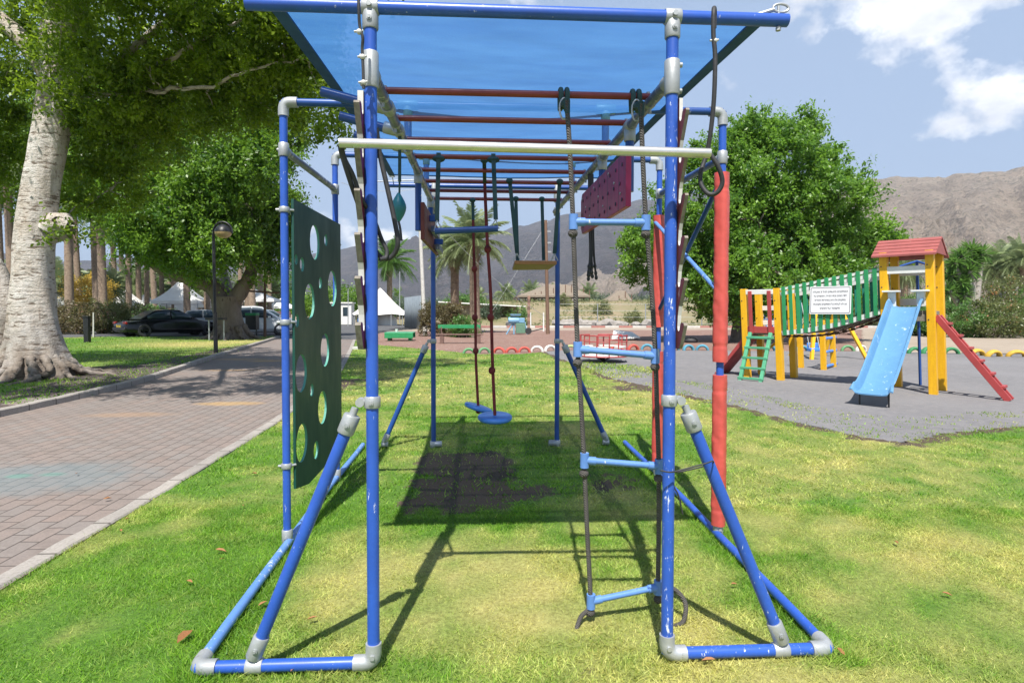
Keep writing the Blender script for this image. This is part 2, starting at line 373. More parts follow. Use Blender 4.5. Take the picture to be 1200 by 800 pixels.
# ================================================================== camera, light, sky
scene.render.resolution_x, scene.render.resolution_y = 1024, 682
cam = bpy.data.cameras.new('camera'); cam.sensor_width = 36; cam.lens = 36*F/1200; cam.clip_start = .05; cam.clip_end = 20000
co = link(bpy.data.objects.new('camera', cam))
co.matrix_world = Matrix.Translation(CW) @ Matrix((RG, UP, -FW)).transposed().to_4x4()
scene.camera = co
SD = (RT@Vector((.18, 1, -1.79))).normalized()           # direction the sunlight travels
sun = bpy.data.lights.new('sun', 'SUN'); sun.energy = 4.9; sun.angle = R(.53); sun.color = (1, .955, .88)
so = link(bpy.data.objects.new('sun', sun)); so.rotation_euler = SD.to_track_quat('-Z', 'Y').to_euler()
w = bpy.data.worlds.new('World'); scene.world = w; w.use_nodes = True
def sky():
    t = NT.__new__(NT); t.t = w.node_tree; t.t.nodes.clear(); t.out = t.n('ShaderNodeOutputWorld')
    s = t.n('ShaderNodeTexSky', sky_type='NISHITA'); s.sun_disc = False
    s.sun_elevation = math.asin(-SD.z); s.sun_rotation = math.atan2(-SD.x, -SD.y)
    s.air_density = 1.0; s.dust_density = 2.2; s.ozone_density = 1.2
    d = t.n('ShaderNodeTexCoord').outputs['Generated']
    n1 = t.noise(t.mapping(d, (1, 1, 1.35)), 9, 10, .58); n0 = t.noise(d, 2.2, 3, .5)
    dens = None
    def blob(dirv, rad, k, el=1.0):                      # a bank of cloud around a direction of the sky
        v = t.n('ShaderNodeVectorMath', operation='SUBTRACT'); t.l(d, v.inputs[0]); v.inputs[1].default_value = dirv
        v2 = t.n('ShaderNodeVectorMath', operation='MULTIPLY'); t.l(v.outputs[0], v2.inputs[0]); v2.inputs[1].default_value = (1, 1, el)
        L = t.n('ShaderNodeVectorMath', operation='LENGTH'); t.l(v2.outputs[0], L.inputs[0])
        return t.ramp(L.outputs['Value'], 0, rad, k, -.25)
    acc = None
    for (u, v, rad, k, el) in [(1125, -4, .5, .36, 2.1), (1010, -14, .26, .35, 1.7), (1165, 112, .22, .4, 1.5), (1110, 146, .15, .39, 1.6), (360, 262, .2, .42, 2.2), (440, 285, .14, .4, 2.4), (700, 268, .1, .34, 3), (310, 165, .2, .3, 1.8), (610, -12, .14, .34, 1.5), (1500, 40, .5, .3, 1.2), (-300, 150, .6, .3, 1.6)]:
        q = ray(u, v).normalized(); b = blob(tuple(q), rad, k, el)
        acc = b if acc is None else t.math('MAXIMUM', acc, b)
    c = t.math('ADD', n1, acc)
    fac = t.ramp(c, .67, .8); shade = t.ramp(t.noise(t.mapping(d, (1, 1, 1.9), loc=(.02, .03, .045)), 7.5, 8, .6), .4, .62)
    col = t.mix(shade, (14.5, 14.6, 14.9), (9.6, 10.0, 11.0))
    base = t.mix(.62, s.outputs[0], (6.2, 8.2, 11.6))
    zz = t.n('ShaderNodeSeparateXYZ'); t.l(d, zz.inputs[0])
    base = t.mix(t.ramp(zz.outputs[2], .42, .8), base, t.mix(.6, s.outputs[0], (1.2, 2.2, 4.6)))      # deeper blue towards the zenith
    cc = t.mix(fac, base, col)
    bg = t.n('ShaderNodeBackground'); t.l(cc, bg.inputs[0]); bg.inputs[1].default_value = .057
    t.l(bg.outputs[0], t.out.inputs[0])
sky()
vs = scene.view_settings; scene.display_settings.display_device = 'sRGB'
vs.view_transform = 'Standard'; vs.look = 'None'; vs.gamma = 1; vs.use_curve_mapping = False; vs.exposure = 0.74
scene.render.engine = 'CYCLES'

# ================================================================== ground
def grid_ground():
    ys = np.concatenate([np.linspace(-60, -6, 10), np.linspace(-5, 40, 91), np.array([45, 50, 60, 80, 120, 200, 400, 800, 1500, 3000, 6000])])
    xs = np.concatenate([[-6000, -2000, -600, -200, -90], np.linspace(-60, 60, 31), [90, 200, 600, 2000, 6000]])
    X, Y = np.meshgrid(xs, ys); Z = .3*np.tanh(TILT/.3*Y)-.03
    n, m_ = len(ys), len(xs); i = np.arange((n-1)*m_).reshape(n-1, m_)[:, :-1].ravel()
    Fq = np.stack([i, i+1, i+1+m_, i+m_], 1)
    o = npmesh('ground', np.stack([X.ravel(), Y.ravel(), Z.ravel()], 1), 4, 'earth', F_=Fq, smooth=True); tag(o, kind='structure')
grid_ground()
def rough(pts, step=.25, amp=.08, sc=1.3, seed=0, closed=True):
    out = []; n = len(pts)
    for i in range(n if closed else n-1):
        a, b = pts[i], pts[(i+1) % n]; L = math.hypot(b[0]-a[0], b[1]-a[1]); k = max(1, min(200, int(L/step)))
        for j in range(k):
            t = j/k; x = a[0]+(b[0]-a[0])*t; y = a[1]+(b[1]-a[1])*t
            am = amp*(1+.12*abs(y))
            out.append((x+(float(fbm(x*sc, y*sc, seed))-.5)*2*am, y+(float(fbm(x*sc+9, y*sc, seed+5))-.5)*2*am))
    return out
def sheet(name, poly, off, mat_, kind='structure', zf=None):
    bm = bmesh.new(); f = bm.faces.new([bm.verts.new((p[0], p[1], 0)) for p in poly])
    bmesh.ops.triangulate(bm, faces=[f], ngon_method='EAR_CLIP')
    y0 = min(p[1] for p in poly); y1 = max(p[1] for p in poly); y = y0
    while y < y1:
        y += .7 if y < 20 else 3
        bmesh.ops.bisect_plane(bm, geom=bm.verts[:]+bm.edges[:]+bm.faces[:], plane_co=(0, y, 0), plane_no=(0, 1, 0))
    for v in bm.verts: v.co.z = (zf(v.co.x, v.co.y) if zf else gz(v.co.y))+off
    bmesh.ops.recalc_face_normals(bm, faces=bm.faces)
    if sum(f.normal.z for f in bm.faces) < 0: bmesh.ops.reverse_faces(bm, faces=bm.faces)
    me = bpy.data.meshes.new(name); bm.to_mesh(me); bm.free(); me.materials.append(M[mat_])
    return tag(link(bpy.data.objects.new(name, me)), kind=kind)
xy = lambda p: (p.x, p.y)
g0, g1 = G(0, 690), G(237, 550)
dv = (g0-g1).normalized()
PRpts = [xy(g0+dv*8), xy(g0+dv*3), xy(g0), xy(G(150, 603)), xy(g1), xy(G(330, 492)), xy(G(372, 459)), xy(G(397, 440)), xy(G(412, 412)), xy(G(417, 398))]
h0, h1 = G(0, 489), G(100, 466)
dl = (h0-h1).normalized()
PLpts = [xy(h0+dl*12), xy(h0+dl*4), xy(h0), xy(h1), xy(G(180, 445)), xy(G(250, 421)), xy(G(300, 405)), xy(G(328, 396))]
PATH = PRpts+PLpts[::-1]
def path_mat():
    t = NT('brick_paving'); p = t.pos(); a = math.atan2(-(g0-g1).y, -(g0-g1).x)
    vec = t.mapping(p, (1, 1, 1), (0, 0, -a+math.pi*0))
    wob = t.n('ShaderNodeVectorMath', operation='ADD'); t.l(vec, wob.inputs[0])
    nv = t.n('ShaderNodeTexNoise'); t.l(p, nv.inputs['Vector']); nv.inputs['Scale'].default_value = 2.
    sc = t.n('ShaderNodeVectorMath', operation='SCALE'); t.l(nv.outputs['Color'], sc.inputs[0]); sc.inputs['Scale'].default_value = .03; t.l(sc.outputs[0], wob.inputs[1])
    b = t.n('ShaderNodeTexBrick'); t.l(wob.outputs[0], b.inputs['Vector']); b.inputs['Scale'].default_value = 1
    b.inputs['Brick Width'].default_value = .24; b.inputs['Row Height'].default_value = .135; b.inputs['Mortar Size'].default_value = .006; b.inputs['Mortar Smooth'].default_value = .3
    b.inputs['Color1'].default_value = (.245, .19, .165, 1); b.inputs['Color2'].default_value = (.225, .2, .185, 1); b.inputs['Mortar'].default_value = (.085, .07, .062, 1); b.inputs['Bias'].default_value = 0
    c = t.mix(t.ramp(t.noise(p, 1.1, 5), .35, .7, 0, .7), b.outputs['Color'], (.2, .17, .155), 'MIX')
    c = t.mix(t.ramp(t.noise(p, .6, 3), .5, .7, 0, .35), c, (.26, .185, .15)); c = t.mix(t.ramp(t.noise(p, 4.5, 5, .7), .5, .68, 0, .5), c, (.14, .115, .1))
    c = t.mix(t.ramp(b.outputs['Fac'], .1, .8, 0, .62), c, (.06, .048, .04))
    c = t.mix(t.ramp(t.noise(p, 60, 3), .4, .7, 0, .35), c, (.11, .095, .09))
    def stain(u, v, rx, ry, col, k, c, hard=.12):
        q = G(u, v); s = t.n('ShaderNodeVectorMath', operation='SUBTRACT'); t.l(p, s.inputs[0]); s.inputs[1].default_value = q
        s2 = t.n('ShaderNodeVectorMath', operation='MULTIPLY'); t.l(s.outputs[0], s2.inputs[0]); s2.inputs[1].default_value = (1/rx, 1/ry, 0)
        L = t.n('ShaderNodeVectorMath', operation='LENGTH'); t.l(s2.outputs[0], L.inputs[0])
        f = t.math('ADD', L.outputs['Value'], t.math('MULTIPLY', t.noise(p, 5, 4), .9))
        return t.mix(t.ramp(f, 1.05, 1.6, k*.75, 0), c, col)
    c = stain(40, 560, 1.0, .55, (.12, .2, .23), .55, c); c = stain(22, 558, .12, .07, (.07, .27, .2), .5, c); c = stain(62, 556, .12, .07, (.07, .27, .2), .45, c)
    c = stain(268, 473, .5, .2, (.5, .3, .08), .6, c); c = stain(270, 434, .8, .14, (.45, .26, .08), .6, c); c = stain(313, 423, .5, .3, (.5, .3, .08), .6, c); c = stain(155, 486, .6, .2, (.36, .22, .12), .5, c); c = stain(284, 421, .8, .3, (.45, .28, .08), .5, c)
    h = t.math('MULTIPLY', b.outputs['Fac'], -1.0)
    t.bsdf(c, .85, 0, t.bump(t.math('ADD', h, t.math('MULTIPLY', t.noise(p, 120, 3), .3)), .8, .008)); M['brick_paving'] = t.m
path_mat()
sheet('path', PATH, .004, 'brick_paving')
def kerb(name, pts, wd, hgt, side, label):
    P = [Vector((a, b, 0)) for a, b in pts]; P = curve(P, 8); mb = MB(); vs = []
    for i, p in enumerate(P):
        t = (P[min(i+1, len(P)-1)]-P[max(i-1, 0)]).normalized(); nn = Vector((-t.y, t.x, 0))*side
        z = gz(p.y); q = p+nn*wd
        j = .004*math.sin(i*1.7)
        vs += [(p.x, p.y, z-.06), (p.x, p.y, z+hgt-.012+j), (p.x+nn.x*.012, p.y+nn.y*.012, z+hgt+j), (q.x-nn.x*.012, q.y-nn.y*.012, z+hgt+j), (q.x, q.y, z+hgt-.012+j), (q.x, q.y, z-.06)]
    k = len(P); fs = [(i*6+j, i*6+j+1, (i+1)*6+j+1, (i+1)*6+j) for i in range(k-1) for j in range(5)]
    mb.add(vs, fs+[(0, 1, 2, 3, 4, 5), tuple((k-1)*6+j for j in range(5, -1, -1))])
    return tag(obj(name, mb, 'kerb_stone', smooth=30), label, 'kerb', kind='structure')
def kerb_mat():
    t = NT('kerb_stone'); p = t.pos(); c = t.mix(t.ramp(t.noise(p, 2.2, 5), .35, .7), (.36, .33, .3), (.26, .24, .22))
    c = t.mix(t.ramp(t.noise(p, 60, 4), .45, .7, 0, .5), c, (.15, .13, .12))
    v = t.n('ShaderNodeTexWave', wave_type='BANDS', bands_direction='Y'); t.l(p, v.inputs[0]); v.inputs['Scale'].default_value = .62; v.inputs['Distortion'].default_value = 0
    c = t.mix(t.ramp(v.outputs['Fac'], .992, .999, 0, .8), c, (.08, .07, .06))
    t.bsdf(c, .88, 0, t.bump(t.noise(p, 70, 4), .4, .006)); M['kerb_stone'] = t.m
kerb_mat()
kerb('kerb', PRpts, .13, .015, 1, 'flush pale concrete edging between the brick path and the climbing frame lawn')
kerb('kerb', PLpts, .14, .1, 1, 'raised grey concrete kerb between the brick path and the far lawn under the trees')

# zones -------------------------------------------------------------
GB = [(640, 412), (655, 420), (690, 430), (715, 443), (760, 452), (800, 462), (850, 472), (900, 486), (950, 499), (1010, 512), (1060, 519), (1110, 508), (1200, 499), (1330, 492)]
gb = [xy(G(*p)) for p in GB]
lawn_top = [xy(G(430, 403)), xy(G(520, 411)), xy(G(560, 415)), xy(G(610, 415))]
LAWN = PRpts[:]+lawn_top+gb+[(14, gb[-1][1]), (14, -7)]
gtop = [xy(G(u, v)) for u, v in [(1330, 419), (1200, 417.5), (1110, 413.5), (1000, 411.5), (900, 411), (800, 411), (700, 411), (660, 410)]]
gb = gb
GRAVEL = rough([gb[0]]+rough(gb, .2, .13, 2.2, 3, False)+[(22, gb[-1][1]), (24, gtop[0][1])]+gtop, .3, .05)
mul = [xy(G(u, v)) for u, v in [(424, 405), (430, 393), (452, 388.5), (560, 387.5), (700, 386.5), (1010, 386), (1010, 412), (800, 413), (620, 415), (560, 416), (500, 412)]]
sheet('playground_gravel', [(p[0], p[1]) for p in GRAVEL], -.004, 'gravel_grey')
sheet('mulch_bed', rough(mul, .5, .06), -.012, 'mulch_red')
road = [xy(G(u, v)) for u, v in [(95, 395), (200, 394), (300, 393.6), (330, 395.5), (417, 397), (428, 391), (450, 386), (470, 383), (640, 381.5), (1300, 381), (1300, 378.5), (460, 379), (300, 378), (60, 379), (-300, 381), (-300, 397)]]
sheet('road', road, -.018, 'asphalt')
sheet('verge_sand', rough([xy(G(u, v)) for u, v in [(452, 388), (500, 384.5), (640, 383.6), (1500, 383.2), (1500, 416), (1010, 412), (1010, 386.2), (700, 387), (560, 388)]], .6, .05), -.015, 'sand_pale')
LL = [PLpts[i] for i in range(8)]
LEFTLAWN = LL+[xy(G(320, 393.8)), xy(G(240, 394.6)), xy(G(120, 394.5)), xy(G(0, 397)), xy(G(-250, 402)), (-26, PLpts[0][1])]
def gs(x, y, cx, cy, rx, ry): return np.exp(-(((x-cx)/rx)**2+((y-cy)/ry)**2))
soilc = G(565, 562); soil2 = G(545, 545); soil3 = G(560, 590)
def dryf(x, y):
    d = .26+1.35*(fbm(x*1.1, y*1.1, 3, 4)-.5)+.95*(fbm(x*6, y*6, 11, 4)-.5)
    d += .5*gs(x, y, .35, .5, 1.0, 1.25)+.2*gs(x, y, 2.3, 1.6, 1.7, 2.2)+.22*gs(x, y, .5, 7.5, 4, 2.5)-.34*gs(x, y, -2.0, 1.6, 1.1, 3.0)+.3*gs(x, y, .1, -.6, .9, .8)
    d += .3*gs(x, y, -.95, .9, .35, .7)
    d -= .5*np.exp(-((np.abs(np.abs(x)-1.41))/.16)**2)*(y > -.1)*(y < 4.2)
    d -= .3*gs(x, y, -.1, 3.0, 1.3, 1.7)+.25*gs(x, y, 2.5, 4.6, .8, .5)
    return np.clip(d, 0, 1)
def soilf(x, y):
    e = gs(x, y, soil2.x, soil2.y+.1, .55, .45)*1.4+gs(x, y, soil3.x-.2, soil3.y+.05, .5, .34)*1.05+gs(x, y, soil2.x-.05, (soil2.y+soil3.y)/2, .42, .4)*.75+gs(x, y, soil3.x+.35, soil3.y+.3, .6, .35)*.56+gs(x, y, G(725, 565).x, G(725, 565).y, .3, .5)*.6
    e += .55*gs(x, y, G(650, 786).x, G(650, 786).y, .14, .06)+.8*gs(x, y, G(730, 455).x, G(730, 455).y, .8, .45)+.75*gs(x, y, G(400, 452).x, G(400, 452).y, .5, 1.6)+.55*gs(x, y, G(470, 445).x, G(470, 445).y, .9, .4)
    dg = np.full(np.shape(x), 9.)
    for (ax, ay), (bx, by) in zip(gb[:-1], gb[1:]):
        L2 = (bx-ax)**2+(by-ay)**2+1e-9; tt = np.clip(((x-ax)*(bx-ax)+(y-ay)*(by-ay))/L2, 0, 1); dg = np.minimum(dg, np.hypot(x-ax-tt*(bx-ax), y-ay-tt*(by-ay)))
    e += .8*np.exp(-(dg/.3)**2)
    return np.clip((e+1.2*(fbm(x*7, y*7, 21, 5)-.5)-.42)*2.6, 0, 1)
def lawn_grid(name, poly, cell, fd, fs_):
    P = np.array(poly); x0, y0 = P.min(0); x1, y1 = P.max(0)
    nx = int((x1-x0)/cell)+1; ny = int((y1-y0)/cell)+1
    xs = x0+np.arange(nx+1)*cell; ys = y0+np.arange(ny+1)*cell
    X, Y = np.meshgrid(xs, ys); x = X.ravel(); y = Y.ravel()
    cxx, cyy = np.meshgrid(xs[:-1]+cell/2, ys[:-1]+cell/2)
    ins = pip(cxx.ravel(), cyy.ravel(), poly)
    i = (np.arange(ny)[:, None]*(nx+1)+np.arange(nx)[None, :]).ravel()[ins]
    Fq = np.stack([i, i+1, i+nx+2, i+nx+1], 1)
    use, inv = np.unique(Fq, return_inverse=True); Fq = inv.reshape(Fq.shape)
    x, y = x[use], y[use]; z = .3*np.tanh(TILT/.3*y)+.02*(fbm(x*2.5, y*2.5, 8)-.5)*np.clip(1, 0, 1)
    o = npmesh(name, np.stack([x, y, z], 1), 4, 'lawn_turf', F_=Fq, smooth=True, attrs={'dry': ('POINT', fd(x, y)), 'soil': ('POINT', fs_(x, y))})
    return tag(o, kind='structure')
def inset(poly, k=.02): return poly
lawn_grid('lawn', LAWN, .09, dryf, soilf)
dry2 = lambda x, y: np.clip(.12+.9*(fbm(x*.5, y*.5, 31, 4)-.5)+.9*gs(x, y, G(215, 403).x, G(215, 403).y, 2.2, 2.2)+.5*gs(x, y, G(285, 400).x, G(285, 400).y, 1.5, 4), 0, 1)
soil0 = lambda x, y: np.clip((.8*gs(x, y, G(120, 432).x, G(120, 432).y, 1.6, 1.2)+.7*gs(x, y, G(40, 440).x, G(40, 440).y, 1.6, 1.2)+1.0*(fbm(x*3, y*3, 41)-.5)-.4)*3, 0, 1)
lawn_grid('lawn', LEFTLAWN, .22, dry2, soil0)

def blades(name, poly, n, D0, D1, h, wd, fd, fs_, spread=1.12, lean=.9, cull=True, power=1.0):
    # candidates spread evenly over the wedge of ground between two distances
    d = np.sqrt(RNG.uniform(D0**2, D1**2, n)) if power == 1 else D0+(D1-D0)*RNG.uniform(0, 1, n)
    s = RNG.uniform(-spread, spread, n)
    fx, fy = FW.x, FW.y; L = math.hypot(fx, fy); fx /= L; fy /= L
    x = CW.x+d*fx+s*d*fy; y = CW.y+d*fy-s*d*fx
    so_ = fs_(x, y); dr = fd(x, y)
    edge = (fbm(x*4, y*4, 77, 3)-.5)*.5
    ok = pip(x+edge*.25, y+edge*.25, poly) & (RNG.uniform(0, 1, n) > so_*(.72+.5*(fbm(x*9, y*9, 91, 3)-.3)))
    for q in (x, ): pass
    x, y, d, dr, so_ = x[ok], y[ok], d[ok], dr[ok], so_[ok]; n = len(x)
    hh = h*RNG.uniform(.45, 1.25, n)*(1-.35*dr)*(1+.7*np.exp(-((np.abs(np.abs(x)-1.41))/.12)**2)*(y > -.1)*(y < 4.3)+.9*np.exp(-((y+.03)/.06)**2)*(np.abs(x) > .6)*(np.abs(x) < 1.5))*(.55+.95*fbm(x*5, y*5, 88, 3)); ww = wd*RNG.uniform(.6, 1.3, n)
    a = RNG.uniform(0, 2*np.pi, n); b = RNG.uniform(0, 2*np.pi, n); le = hh*lean*RNG.uniform(.15, 1.1, n)*(1+.5*dr)
    z = .3*np.tanh(TILT/.3*y)
    B = np.stack([x, y, z-.004], 1); A = np.stack([np.cos(a)*ww/2, np.sin(a)*ww/2, np.zeros(n)], 1)
    T = B+np.stack([np.cos(b)*le, np.sin(b)*le, hh], 1)
    V = np.stack([B-A, B+A, T], 1).reshape(-1, 3)
    tint = np.clip(RNG.uniform(0, 1, n)*.75+.7*(fbm(x*7, y*7, 51, 3)-.33), 0, 1)
    drb = np.clip(dr*1.15+RNG.normal(0, .16, n), 0, 1)
    o = npmesh(name, V, 3, 'grass_blade', attrs={'dry': ('FACE', drb), 'tint': ('FACE', tint)})
    return tag(o, kind='stuff')
blades('grass', LAWN, 300000, 1.9, 4.6, .022, .005, dryf, soilf, lean=1.7)
blades('grass', LAWN, 170000, 4.6, 9, .028, .01, dryf, soilf, lean=1.5)
blades('grass', LAWN, 90000, 9, 26, .036, .028, dryf, soilf, .9, power=2, lean=1.4)
blades('grass', LEFTLAWN, 110000, 9, 36, .05, .03, dry2, soil0, 1.15, power=2)
# scattered tufts that have crept into the edge of the gravel
gtuft = rough([xy(G(u, v)) for u, v in [(760, 440), (860, 462), (980, 490), (1060, 505), (1200, 488), (1200, 480), (1060, 490), (960, 478), (860, 455)]], .3, .1)
blades('grass', gtuft, 90000, 5.5, 14, .03, .014, lambda x, y: np.clip(.3+fbm(x, y, 5)-.5, 0, 1), lambda x, y: np.clip((.6-fbm(x*2.2, y*2.2, 61, 4))*6, 0, 1), .95)
fade = rough([xy(G(u, v)) for u, v in [(700, 440), (760, 452), (850, 474), (960, 503), (1060, 521), (1200, 500), (1200, 492), (1060, 508), (960, 488), (850, 463), (760, 446)]], .3, .1)
blades('grass', fade, 60000, 5.5, 13, .03, .013, lambda x, y: np.clip(.35+fbm(x, y, 5)-.5, 0, 1), lambda x, y: np.clip((.6-fbm(x*3.5, y*3.5, 63, 4))*6, 0, 1), .95)
tongue = rough([xy(G(u, v)) for u, v in [(655, 424), (700, 424), (765, 430), (770, 442), (715, 443), (690, 437)]], .3, .1)
blades('grass', tongue, 60000, 9, 18, .045, .025, lambda x, y: np.clip(.35+fbm(x, y, 5)-.5, 0, 1), lambda x, y: np.clip((.42-fbm(x*1.2, y*1.2, 62, 3))*9, 0, 1), .5)
# ================================================================== the climbing frame (its own tilted space)
WI, WO, WH, WB = .645, 1.39, 1.434, 1.155
Y2, Y3, Y4 = 1.358, 2.744, 3.936
ZT, ZR, ZC, ZB, LEAN = 2.82, 2.56, 2.55, 1.162, .0416
ZH = 2.852
RUNG = [.331+.434*i for i in range(8)]
FR_ROT = (TILT, 0, 0)
def S(x, y, z): return Vector((x, y+LEAN*z, z))
frame = thing('jungle_gym', 'large blue pipe climbing frame with grey pipe fittings and red overhead rungs on the lawn', 'climbing frame', (0, 0, 0), rot=FR_ROT)
def fit(mb, p, axis, r=.034, l=.09, bolt=None):
    a = Vector(axis).normalized(); p = Vector(p)
    mb.tube([p-a*l/2, p-a*(l/2-.005), p+a*(l/2-.005), p+a*l/2], [r-.003, r, r, r-.003], 18)
    if bolt:
        b = Vector(bolt).normalized(); mb.tube([p+b*r*.9, p+b*(r+.006)], .011, 10); mb.tube([p+b*(r+.004), p+b*(r+.010)], .006, 6)
TR = .0262
def pad(parent, x, y, z0, z1, r, seed):
    mb = MB(); n = 20; rows = int((z1-z0)/.012); vs = []; flap = [.012, .06, .1]
    zs = np.linspace(z0, z1, rows)
    for i, z in enumerate(zs):
        for j in range(n):
            t = 2*math.pi*j/n
            e = min(z-z0, z1-z)
            wr = (float(vn(z*16+t*1.1, math.sin(t)*1.3, seed))-.5)*.006+(float(vn(z*60+t*2, j*.5, seed+3))-.5)*.003
            tie = -.006*math.exp(-((e-.105)/.006)**2)
            k = r+wr+tie
            sq = 1+.06*math.cos(4*t)
            vs.append(S(x+k*sq*math.cos(t), y+k*sq*math.sin(t), z))
    fs = [(i*n+j, i*n+(j+1) % n, (i+1)*n+(j+1) % n, (i+1)*n+j) for i in range(rows-1) for j in range(n)]
    fs += [tuple(range(n-1, -1, -1)), tuple((rows-1)*n+j for j in range(n))]
    mb.add(vs, fs); o = obj('pad', mb, 'pad_red', parent, smooth=60)
# --- posts
def post(x, y, z0, z1, mt='blue_paint', fits=(), r=TR):
    o = obj('post', MB().tube([S(x, y, z0+(z1-z0)*k/6) for k in range(7)], r, 20), mt, frame)
    for f in fits:
        mb = MB(); f(mb); obj('pipe_fitting', mb, 'galvanized', o, bevel=0)
    return o
def swivel(mb, x, y, z, s):                                 # collar on the post plus hinged socket of the brace
    p = S(x, y, z); fit(mb, p, (0, LEAN, 1), .0345, .05, (0, -1, 0))
    mb.tube([p+Vector((s*.03, 0, 0)), p+Vector((s*.062, 0, 0))], .013, 12)
    mb.tube([p+Vector((s*.05, -.02, 0)), p+Vector((s*.05, .02, 0))], .019, 14)
def elbow(mb, c, da, db, r=.034, l=.07):
    c = Vector(c); da = Vector(da).normalized(); db = Vector(db).normalized()
    pts = [c+da*l, c+da*l*.55]
    for k in range(1, 6):
        t = k/6; pts.append((c+da*l*.55)*(1-t)**2+2*c*t*(1-t)+(c+db*l*.55)*t*t)
    pts += [c+db*l*.55, c+db*l]
    mb.tube(pts, r, 18)
for s in (-1, 1):
    def topt(mb, s=s):
        p = S(s*WI, 0, ZT-.055); fit(mb, p, (0, LEAN, 1), .0335, .075, (0, -1, 0)); fit(mb, S(s*WI, 0, ZT), (1, 0, 0), .0335, .07)
        mb.tube([S(s*WI, -.035, ZT), S(s*WI, -.044, ZT)], .011, 10)
    def sleeve(mb, s=s):
        p = S(s*WI, 0, ZR); fit(mb, p, (0, LEAN, 1), .0335, .15); fit(mb, p+Vector((0, .05, 0)), (0, 1, 0), .032, .07)
        for dz in (-.055, .055): mb.tube([p+Vector((s*.03, 0, dz)), p+Vector((s*.043, 0, dz))], .011, 10)
    def foot(mb, s=s):
        elbow(mb, S(s*WI, 0, .035), (0, LEAN, 1), (s, 0, 0), .034, .085)
        mb.tube([S(s*WI, -.032, .075), S(s*WI, -.041, .075)], .011, 8)
    post(s*WI, 0, .04, ZT, 'blue_paint_chipped' if s > 0 else 'blue_paint', (topt, sleeve, foot, lambda mb, s=s: swivel(mb, s*WI, 0, ZB, s)))
    for y, padz in ((Y2, ((1.19, 2.45), (.085, 1.1))), (Y3, ((1.36, 2.36), (.12, 1.14)))):
        def el(mb, s=s, y=y): elbow(mb, S(s*WH, y, ZH), (0, -LEAN, -1), (-s, 0, 0), .033, .09)
        def col(mb, s=s, y=y):
            fit(mb, S(s*WH, y, ZC), (0, LEAN, 1), .033, .085, (s, 0, 0)); fit(mb, S(s*WH, y+(.045 if y == Y2 else -.045), ZC), (0, 1, 0), .031, .05)
        def base(mb, s=s, y=y): fit(mb, S(s*WH, y, .06), (0, LEAN, 1), .034, .09, (0, -1, 0))
        fl = [el, col, base]
        if s < 0:
            for z in ((2.17, 1.45, .52) if y == Y2 else (2.07, 1.26, .36)):
                def clamp(mb, s=s, y=y, z=z):
                    fit(mb, S(s*WH, y, z), (0, LEAN, 1), .0335, .035); mb.tube([S(s*WH-.03, y, z), S(s*WH-.052, y, z)], .009, 8)
                    mb.tube([S(s*WH+.02, y, z), S(s*WH+.05, y+(.03 if y == Y2 else -.03), z)], .008, 8)
                fl.append(clamp)
        p = post(s*WH, y, .0, ZH, 'blue_paint', fl, .0245)
        if s > 0:
            for i, (a, b) in enumerate(padz): pad(p, s*WH, y, a, b, .0475, 3*i+int(y*7))
    def rt(mb, s=s): fit(mb, S(s*(WI+.02), Y4, ZT-.06), (0, LEAN, 1), .033, .2)
    def rr(mb, s=s): fit(mb, S(s*(WI+.02), Y4, ZR), (0, LEAN, 1), .033, .09); fit(mb, S(s*(WI+.02), Y4-.04, ZR), (0, 1, 0), .031, .06)
    def rf(mb, s=s): fit(mb, S(s*(WI+.035), Y4, .03), (0, 0, 1), .034, .07); fit(mb, S(s*(WI+.0), Y4, .03), (1, 0, 0), .034, .12)
    post(s*(WI+.03), Y4, .0, ZT, 'blue_dark', (rt, rr, rf, lambda mb, s=s: swivel(mb, s*(WI+.03), Y4, 1.15, s)))
# --- braces
def brace(x0, z0, x1, z1, y, mt):
    a, b = S(x0, y, z0), S(x1, y, z1); d = (b-a).normalized()
    o = obj('brace', MB().tube([a, b], TR, 18), mt, frame)
    mb = MB(); fit(mb, a+d*.035, d, .034, .1, (0, -1, 0)); mb.tube([a-d*.045, a-d*.01], .016, 10); fit(mb, Vector((a.x, a.y, .035)), (1, 0, 0), .033, .07)
    obj('pipe_fitting', mb, 'galvanized', o)
    mb = MB(); fit(mb, b-d*.04, d, .036, .085, (0, -1, 0)); mb.tube([b-d*.005, b+d*.035], .016, 10); obj('pipe_fitting', mb, 'galvanized', o)
brace(-1.148, .085, -(WI+.085), 1.105, 0, 'blue_paint'); brace(1.165, .085, WI+.085, 1.105, 0, 'blue_paint')
brace(-1.2, .07, -(WI+.11), 1.1, Y4, 'blue_dark'); brace(1.22, .07, WI+.11, 1.1, Y4, 'blue_dark')
# --- base bars
for s in (-1, 1):
    o = obj('base_bar', MB().tube([S(s*(WI+.04), 0, .035), S(s*WO, 0, .035)], TR, 18), 'blue_paint', frame)
    mb = MB(); elbow(mb, S(s*WO, 0, .035), (-s, 0, 0), (0, 1, 0), .034, .085); obj('pipe_fitting', mb, 'galvanized', o)
    pts = [S(s*(WO+(WH-WO-.0)*min(1, k/6)), Y4*k/12, .033+.004*math.sin(k)) for k in range(13)]
    obj('base_bar', MB().tube(pts, .0245, 18), 'light_blue_paint' if s < 0 else 'blue_paint', frame)
